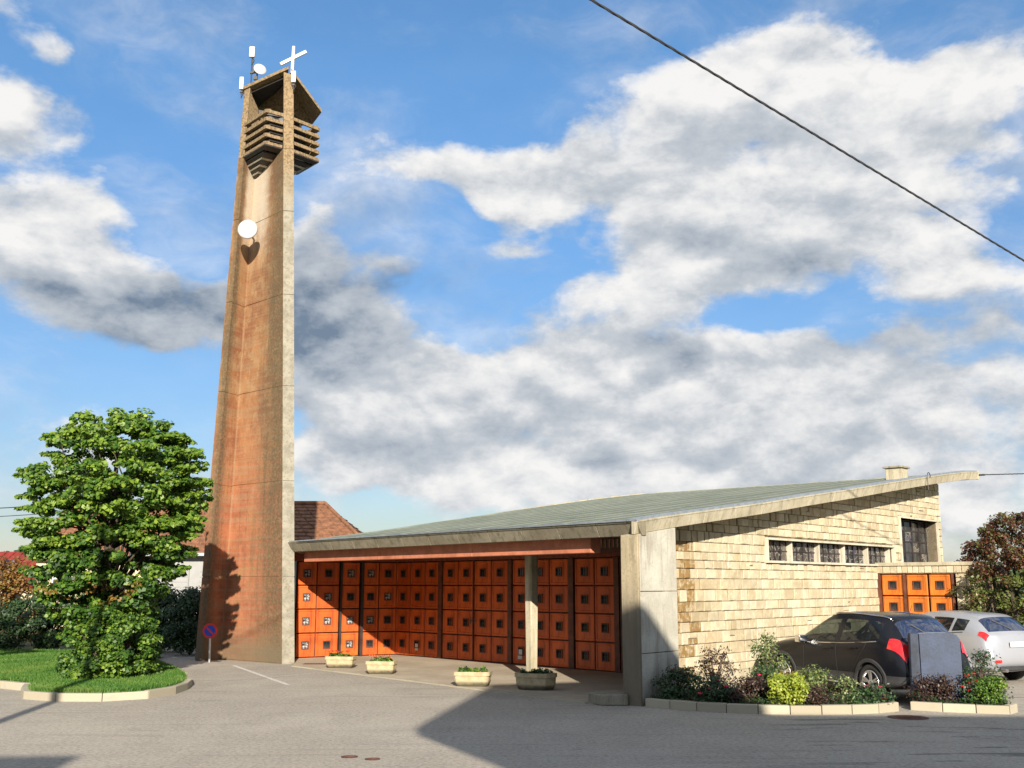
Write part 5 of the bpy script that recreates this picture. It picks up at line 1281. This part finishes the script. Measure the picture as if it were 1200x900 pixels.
for i, (x, y, s_) in enumerate(((13.0,29.5,.4),(13.9,29.7,.35),(14.7,29.3,.4))):
    bm = bmesh.new(); bmesh.ops.create_icosphere(bm, subdivisions=3, radius=s_)
    for v in bm.verts: v.co *= 1+.25*noise.noise(v.co*2+Vector((i*5, 0, 0))); v.co.z *= .9
    me = bpy.data.meshes.new('boulder'); bm.to_mesh(me); bm.free(); me.materials.append(MATS['rubble']); o = link('boulder', me); o.location = (x, y, s_*.6)
    tag(o, ('pale boulder left of the autumn tree trunks', 'pale boulder between the autumn tree trunks', 'pale boulder right of the autumn tree trunks')[i], 'boulder')

# ------------------------------------------------------------------ left background: hedge, shrubs, houses
for i, (x, y, sx, sz, nl, m_, lab) in enumerate((
    (-19.2,35.2,1.3,1.75,4200,'dark_leaf','dark hedge bush farthest left behind the lawn'),
    (-17.2,35.4,1.3,1.65,4200,'dark_leaf','dark hedge bush second from the left behind the lawn'),
    (-15.3,35.6,1.2,1.7,4200,'dark_leaf','dark hedge bush left of the dark red one'),
    (-13.1,34.9,.95,1.25,3600,'crimson_leaf','dark red bush between the hedge and the lime tree'),
    (-11.6,36.0,1.2,1.9,4500,'dark_leaf','dark bush directly behind the lime tree'),
    (-10.15,34.6,.75,1.9,3800,'dark_leaf','dark bush between the lime tree and the tower'))):
    hedge_bush((x, y, 0), (sx, .8, sz), m_, nl, .10, lab, 50+i)
hedge_bush((-18.6,39.5,0), (1.9,1.4,3.0), 'rust_leaf', 5200, .12, 'rusty brown shrub rising behind the hedge at the left', 60)
hedge_bush((-15.2,40.0,0), (1.2,1.2,2.4), 'variegated_leaf', 2600, .11, 'greyish green shrub behind the dark red bush', 61)
def tiled_slope(parent, a, c, d_, e, rows, m):   # a-c eave (left to right), d_-e ridge (right to left)
    a, c, d_, e = map(Vector, (a, c, d_, e)); mb = MB(); n = (c-a).cross(e-a).normalized()*.03
    if n.z < 0: n = -n
    for i in range(rows):
        f0, f1 = i/rows, (i+1)/rows; p, q, r_, s_ = a.lerp(e, f0), c.lerp(d_, f0), c.lerp(d_, f1), a.lerp(e, f1)
        cols = max(1, int((q-p).length/.5))
        for k in range(cols):
            g0, g1 = k/cols+.004, (k+1)/cols-.004; j = random.uniform(.8, 1.3)
            P_ = [p.lerp(q, g0), p.lerp(q, g1), s_.lerp(r_, g1), s_.lerp(r_, g0)]
            mb.add([P_[0]+n*1.6*j, P_[1]+n*1.6*j, P_[2]+n*.3, P_[3]+n*.3, P_[0]-n*.2, P_[1]-n*.2], [(0, 1, 2, 3), (4, 5, 1, 0)])
    o = mb.build('roof_tiles', m, parent, recalc=False); o['kind'] = 'stuff'
    mb = MB(); mb.quadbox([a-n*2, c-n*2, d_-n*2, e-n*2], [a, c, d_, e]); mb.build('roof', m, parent)
    return o
# house behind the tower (hipped brown tile roof, pale wall)
h1 = thing('tiled_house', (-10,44,0), 'house with brown tiled hip roof behind the tower', 'house')
def loc_(p): return (p[0]+10, p[1]-44, p[2])
mb = MB(); mb.quadbox([loc_(p) for p in ((-15,44,-.1),(-6,44,-.1),(-6,51,-.1),(-15,51,-.1))], [loc_(p) for p in ((-15,44,3.3),(-6,44,3.3),(-6,51,3.3),(-15,51,3.3))]); mb.build('wall', 'grey_render', h1)
tiled_slope(h1, loc_((-15.4,43.6,3.45)), loc_((-5.6,43.6,3.45)), loc_((-8.3,47.5,5.65)), loc_((-15.4,47.5,5.65)), 13, 'terracotta')
tiled_slope(h1, loc_((-5.6,43.6,3.45)), loc_((-5.6,51.4,3.45)), loc_((-8.3,47.5,5.65)), loc_((-8.3,47.49,5.65)), 13, 'terracotta')
tiled_slope(h1, loc_((-5.6,51.4,3.45)), loc_((-15.4,51.4,3.45)), loc_((-15.4,47.5,5.65)), loc_((-8.3,47.5,5.65)), 13, 'terracotta')
mb = MB(); mb.tube([loc_((-15.4,47.5,5.72)), loc_((-8.3,47.5,5.72))], .09, 8); mb.tube([loc_((-8.3,47.5,5.72)), loc_((-5.55,43.55,3.5))], .08, 8); mb.build('ridge_tiles', 'terracotta', h1)
mb = MB(); mb.bar(loc_((-15.4,43.5,3.36)), loc_((-5.6,43.5,3.36)), .14, .12); mb.build('gutter', 'zinc', h1)
for x in (-13.6, -12.2):
    mb = MB(); mb.box(loc_((x, 43.96, 2.0)), (1.0, .06, 1.9)); w_ = mb.build('shutter', 'grey_render', h1)
    for k in range(9): mb = MB(); mb.box(loc_((x, 43.92, 1.15+k*.2)), (.94, .02, .17)); mb.build('shutter_slat', 'grey_render', w_)
# cream house, red roofed house
def gable_house(name, x0, x1, y0, y1, ze, zr, label, wm, rm, ridge_x=True, rows=10):
    t = thing(name, ((x0+x1)/2, y0, 0), label, 'house'); ox, oy = (x0+x1)/2, y0
    q = lambda x, y, z: (x-ox, y-oy, z)
    mb = MB(); mb.quadbox([q(x0,y0,-.1), q(x1,y0,-.1), q(x1,y1,-.1), q(x0,y1,-.1)], [q(x0,y0,ze), q(x1,y0,ze), q(x1,y1,ze), q(x0,y1,ze)])
    ym, xm = (y0+y1)/2, (x0+x1)/2
    if ridge_x: mb.add([q(x0,y0,ze), q(x0,y1,ze), q(x0,ym,zr), q(x1,y0,ze), q(x1,y1,ze), q(x1,ym,zr)], [(0,1,2), (3,5,4)])
    else: mb.add([q(x0,y0,ze), q(x1,y0,ze), q(xm,y0,zr), q(x0,y1,ze), q(x1,y1,ze), q(xm,y1,zr)], [(0,1,2), (3,5,4)])
    mb.build('wall', wm, t); o_ = .4
    if ridge_x:
        s_ = (zr-ze)/(ym-y0)*o_
        tiled_slope(t, q(x0-o_,y0-o_,ze-s_+.06), q(x1+o_,y0-o_,ze-s_+.06), q(x1+o_,ym,zr+.06), q(x0-o_,ym,zr+.06), rows, rm)
        tiled_slope(t, q(x1+o_,y1+o_,ze-s_+.06), q(x0-o_,y1+o_,ze-s_+.06), q(x0-o_,ym,zr+.06), q(x1+o_,ym,zr+.06), rows, rm)
    else:
        s_ = (zr-ze)/(xm-x0)*o_
        tiled_slope(t, q(x1+o_,y0-o_,ze-s_+.06), q(x1+o_,y1+o_,ze-s_+.06), q(xm,y1+o_,zr+.06), q(xm,y0-o_,zr+.06), rows, rm)
        tiled_slope(t, q(x0-o_,y1+o_,ze-s_+.06), q(x0-o_,y0-o_,ze-s_+.06), q(xm,y0-o_,zr+.06), q(xm,y1+o_,zr+.06), rows, rm)
    return t, q
t, q = gable_house('cream_house', -24.2, -15.5, 55, 63, 3.6, 6.2, 'cream rendered house with brown roof behind the lime tree', 'cream_render', 'terracotta')
for x in (-22.8, -20.4, -17.6):
    mb = MB(); mb.box(q(x, 54.96, 1.9), (1.0, .1, 1.2)); w_ = mb.build('window', 'white_paint', t); mb = MB(); mb.box(q(x, 54.9, 1.9), (.84, .03, 1.04)); mb.build('pane', 'window_glass', w_)
t, q = gable_house('red_roof_house', -36, -26.2, 60, 68, 2.2, 4.0, 'small house with bright red roof and solar panel at the left edge', 'cream_render', 'red_tile')
mb = MB(); mb.quadbox([q(-30.8,60.6,2.62), q(-28.6,60.6,2.62), q(-28.6,62.4,3.42), q(-30.8,62.4,3.42)], [q(-30.8,60.6,2.75), q(-28.6,60.6,2.75), q(-28.6,62.4,3.55), q(-30.8,62.4,3.55)]); mb.build('solar_panel', 'solar', t)
mb = MB(); mb.box(q(-27.6, 59.97, 1.3), (1.0, .08, 1.1)); mb.build('window', 'window_glass', t)
# distant trees masking the horizon left and right
for i, (x, y, sx, sz) in enumerate(((-34,75,5,4.2),(-27,80,5,3.6),(-20,78,5,3.8),(-12,70,4,3.5),(30,55,5,4.5),(24,48,4,3.2),(36,60,6,5),(19.5,43,2.5,2.6))):
    hedge_bush((x, y, 0), (sx, 3, sz), 'dark_leaf', 7000, .28, ('distant dark green tree clump %s' % ('beyond the houses, far left','beyond the red roof','beyond the cream house','beyond the tiled house','right of the car park','right behind the autumn tree','farthest right','just beyond the right hedge')[i]), 70+i, 'distant_tree', 'tree')

# small branch of a neighbouring tree at the left frame edge
nt_ = thing('neighbour_tree', (-13.9,25.5,0), 'tree standing just left of the frame with leafy twigs reaching in', 'tree')
crown(nt_, shell_clumps(70, [(2.6,.5),(3.4,1.3),(4.3,1.2),(5.0,.5)], -.2, 0, .2, .34, .2, 77), 'lime_leaf', 260, .11, 'foliage', .75, .45)
mb = MB(); mb.tube([(0, 0, -.1), (0, 0, 2.5), (0, 0, 4.5)], [.14, .1, .04], 8); mb.build('trunk', 'bark', nt_, smooth=True)

# ------------------------------------------------------------------ overhead cables and poles
def cable(pts, r, name, label, twist=False, sag=0.):
    P0, P1 = map(Vector, pts); n = 90; cl_ = []
    for i in range(n+1): f = i/n; p = P0.lerp(P1, f); p.z -= sag*4*f*(1-f); cl_.append(p)
    mb = MB()
    if twist:
        for ph in (0, math.pi*2/3, math.pi*4/3):
            m_ = 420; pp = []
            for i in range(m_+1):
                f = i/m_; p = P0.lerp(P1, f); p.z -= sag*4*f*(1-f); a = f*(P1-P0).length*9+ph; pp.append(p+Vector((0, math.cos(a), math.sin(a)))*r*.55)
            mb.tube(pp, r*.55, 5)
    else: mb.tube(cl_, r, 5)
    return tag(mb.build(name, 'black_plastic', smooth=True), label, 'cable')
cable(((-6.8,5.6,10.3), (18.6,25.9,6.45)), .019, 'overhead_cable', 'thick twisted black cable crossing the sky at the upper right', True, .0)
cable((tip+Vector((.2, .1, .02)), (34,45,7.1)), .018, 'service_cable', 'thin twisted cable running right from the tip of the church roof', True, .0)
cable(((-40,48,5.6), (-15.2,41.5,5.4)), .02, 'telephone_cable', 'upper thin wire left of the lime tree', False, .4)
cable(((-40,48.3,5.2), (-15.2,41.6,5.1)), .015, 'telephone_cable', 'lower thin wire left of the lime tree', False, .4)
def pole(x, y, h, lab):
    t = thing('utility_pole', (x, y, 0), lab, 'pole'); mb = MB(); mb.tube([(0, 0, -.2), (0, 0, h)], [.13, .09], 12); mb.build('shaft', 'bark', t, smooth=True)
    mb = MB(); mb.box((0, 0, h-.25), (.5, .08, .08)); mb.build('crossarm', 'galvanised', t)
pole(-6.8,5.6,10.4,'tall wooden utility pole left of the camera throwing a thin shadow'); pole(18.6,25.9,6.6,'wooden utility pole at the right carrying the twisted cable'); pole(34,45,7.3,'distant wooden pole beyond the car park')
pole(-40,48,5.8,'wooden telephone pole far left of the lawn'); pole(-15.2,41.5,5.6,'wooden telephone pole hidden behind the lime tree')

# ------------------------------------------------------------------ neighbouring houses behind the viewer (their shade lies on the road)
def hull(name, pts, m, label):
    t = thing(name, (pts[0][0], pts[0][1], 0), label, 'house'); bm = bmesh.new(); o0 = Vector((pts[0][0], pts[0][1], 0))
    for p in pts: bm.verts.new(Vector(p)-o0)
    bmesh.ops.convex_hull(bm, input=bm.verts); me = bpy.data.meshes.new('wall'); bm.to_mesh(me); bm.free(); me.materials.append(MATS[m]); link('wall', me, t); return t
def back(px, py, z):                 # where something z high must stand to throw its shade on (px,py)
    k = z/math.tan(SEL); return (px-math.sin(SAZ)*k, py-math.cos(SAZ)*k, z)
e = [back(-1.5,17.25,8), back(-.15,14.2,8), (6.5,-16,8), back(4.7,13,8), back(4.35,19.2,8)]
top = [back(-.45,24.3,11), back(1.9,25.1,11.1), back(3.2,23.0,10.2)]
e2_ = [(a_[0], a_[1], a_[2]-.3) for a_ in e]
t = hull('apartment_house', e2_+e+top, 'terracotta', 'tall rendered house behind the viewer with a deep overhanging hipped roof')
t.children[0].name = 'roof'; wx0, wy0 = e[0][0], e[0][1]
w8 = [back(4.0,18.9,7), back(13,18.6,7), (15.6,-16,7), (6.6,-16,7)]
mb = MB(); mb.quadbox([(p[0]-wx0, p[1]-wy0, 6.75) for p in w8], [(p[0]-wx0, p[1]-wy0, 7.0) for p in w8]); mb.build('wing_roof', 'terracotta', t)
mb = MB(); mb.prism([(6.8-wx0,-1.9-wy0), (15-wx0,-1.9-wy0), (15-wx0,-5.3-wy0), (6.8-wx0,-5.3-wy0)], 0, 6.74); mb.build('wing_wall', 'cream_render', t)
mb = MB(); P = [(2.7,-5.6), (15,-5.4), (15,-15.6), (4.0,-15.6)]; mb.prism([(x-wx0, y-wy0) for x, y in P], 0, 7.72); mb.build('wall', 'cream_render', t)
q_ = [back(-5.6,14.55,8), back(-13,13.9,8), (-10.6,-14,8), (-3.2,-14,8)]
t = hull('small_house', q_+[(a_[0], a_[1], 0) for a_ in q_], 'cream_render', 'flat roofed rendered house behind the viewer at the left')
# repeats share a group phrase
GROUPS = {'planter': 'concrete planters along the forecourt', 'rose_bush': 'rose bushes in the kerbed beds', 'dark_shrub': 'low dark shrubs in the kerbed beds', 'hedge_bush': 'bushes behind the lawn and the car park',
          'distant_tree': 'distant trees on the horizon', 'boulder': 'pale boulders under the autumn tree', 'utility_pole': 'utility poles carrying the overhead cables', 'manhole_cover': 'iron covers in the asphalt',
          'telephone_cable': 'thin wires left of the lime tree', 'drain_grate': 'iron drain grates by the forecourt'}
for o in list(bpy.data.objects):
    k = o.name.split('.')[0]
    if o.parent is None and k in GROUPS and 'group' not in o: o['group'] = GROUPS[k]
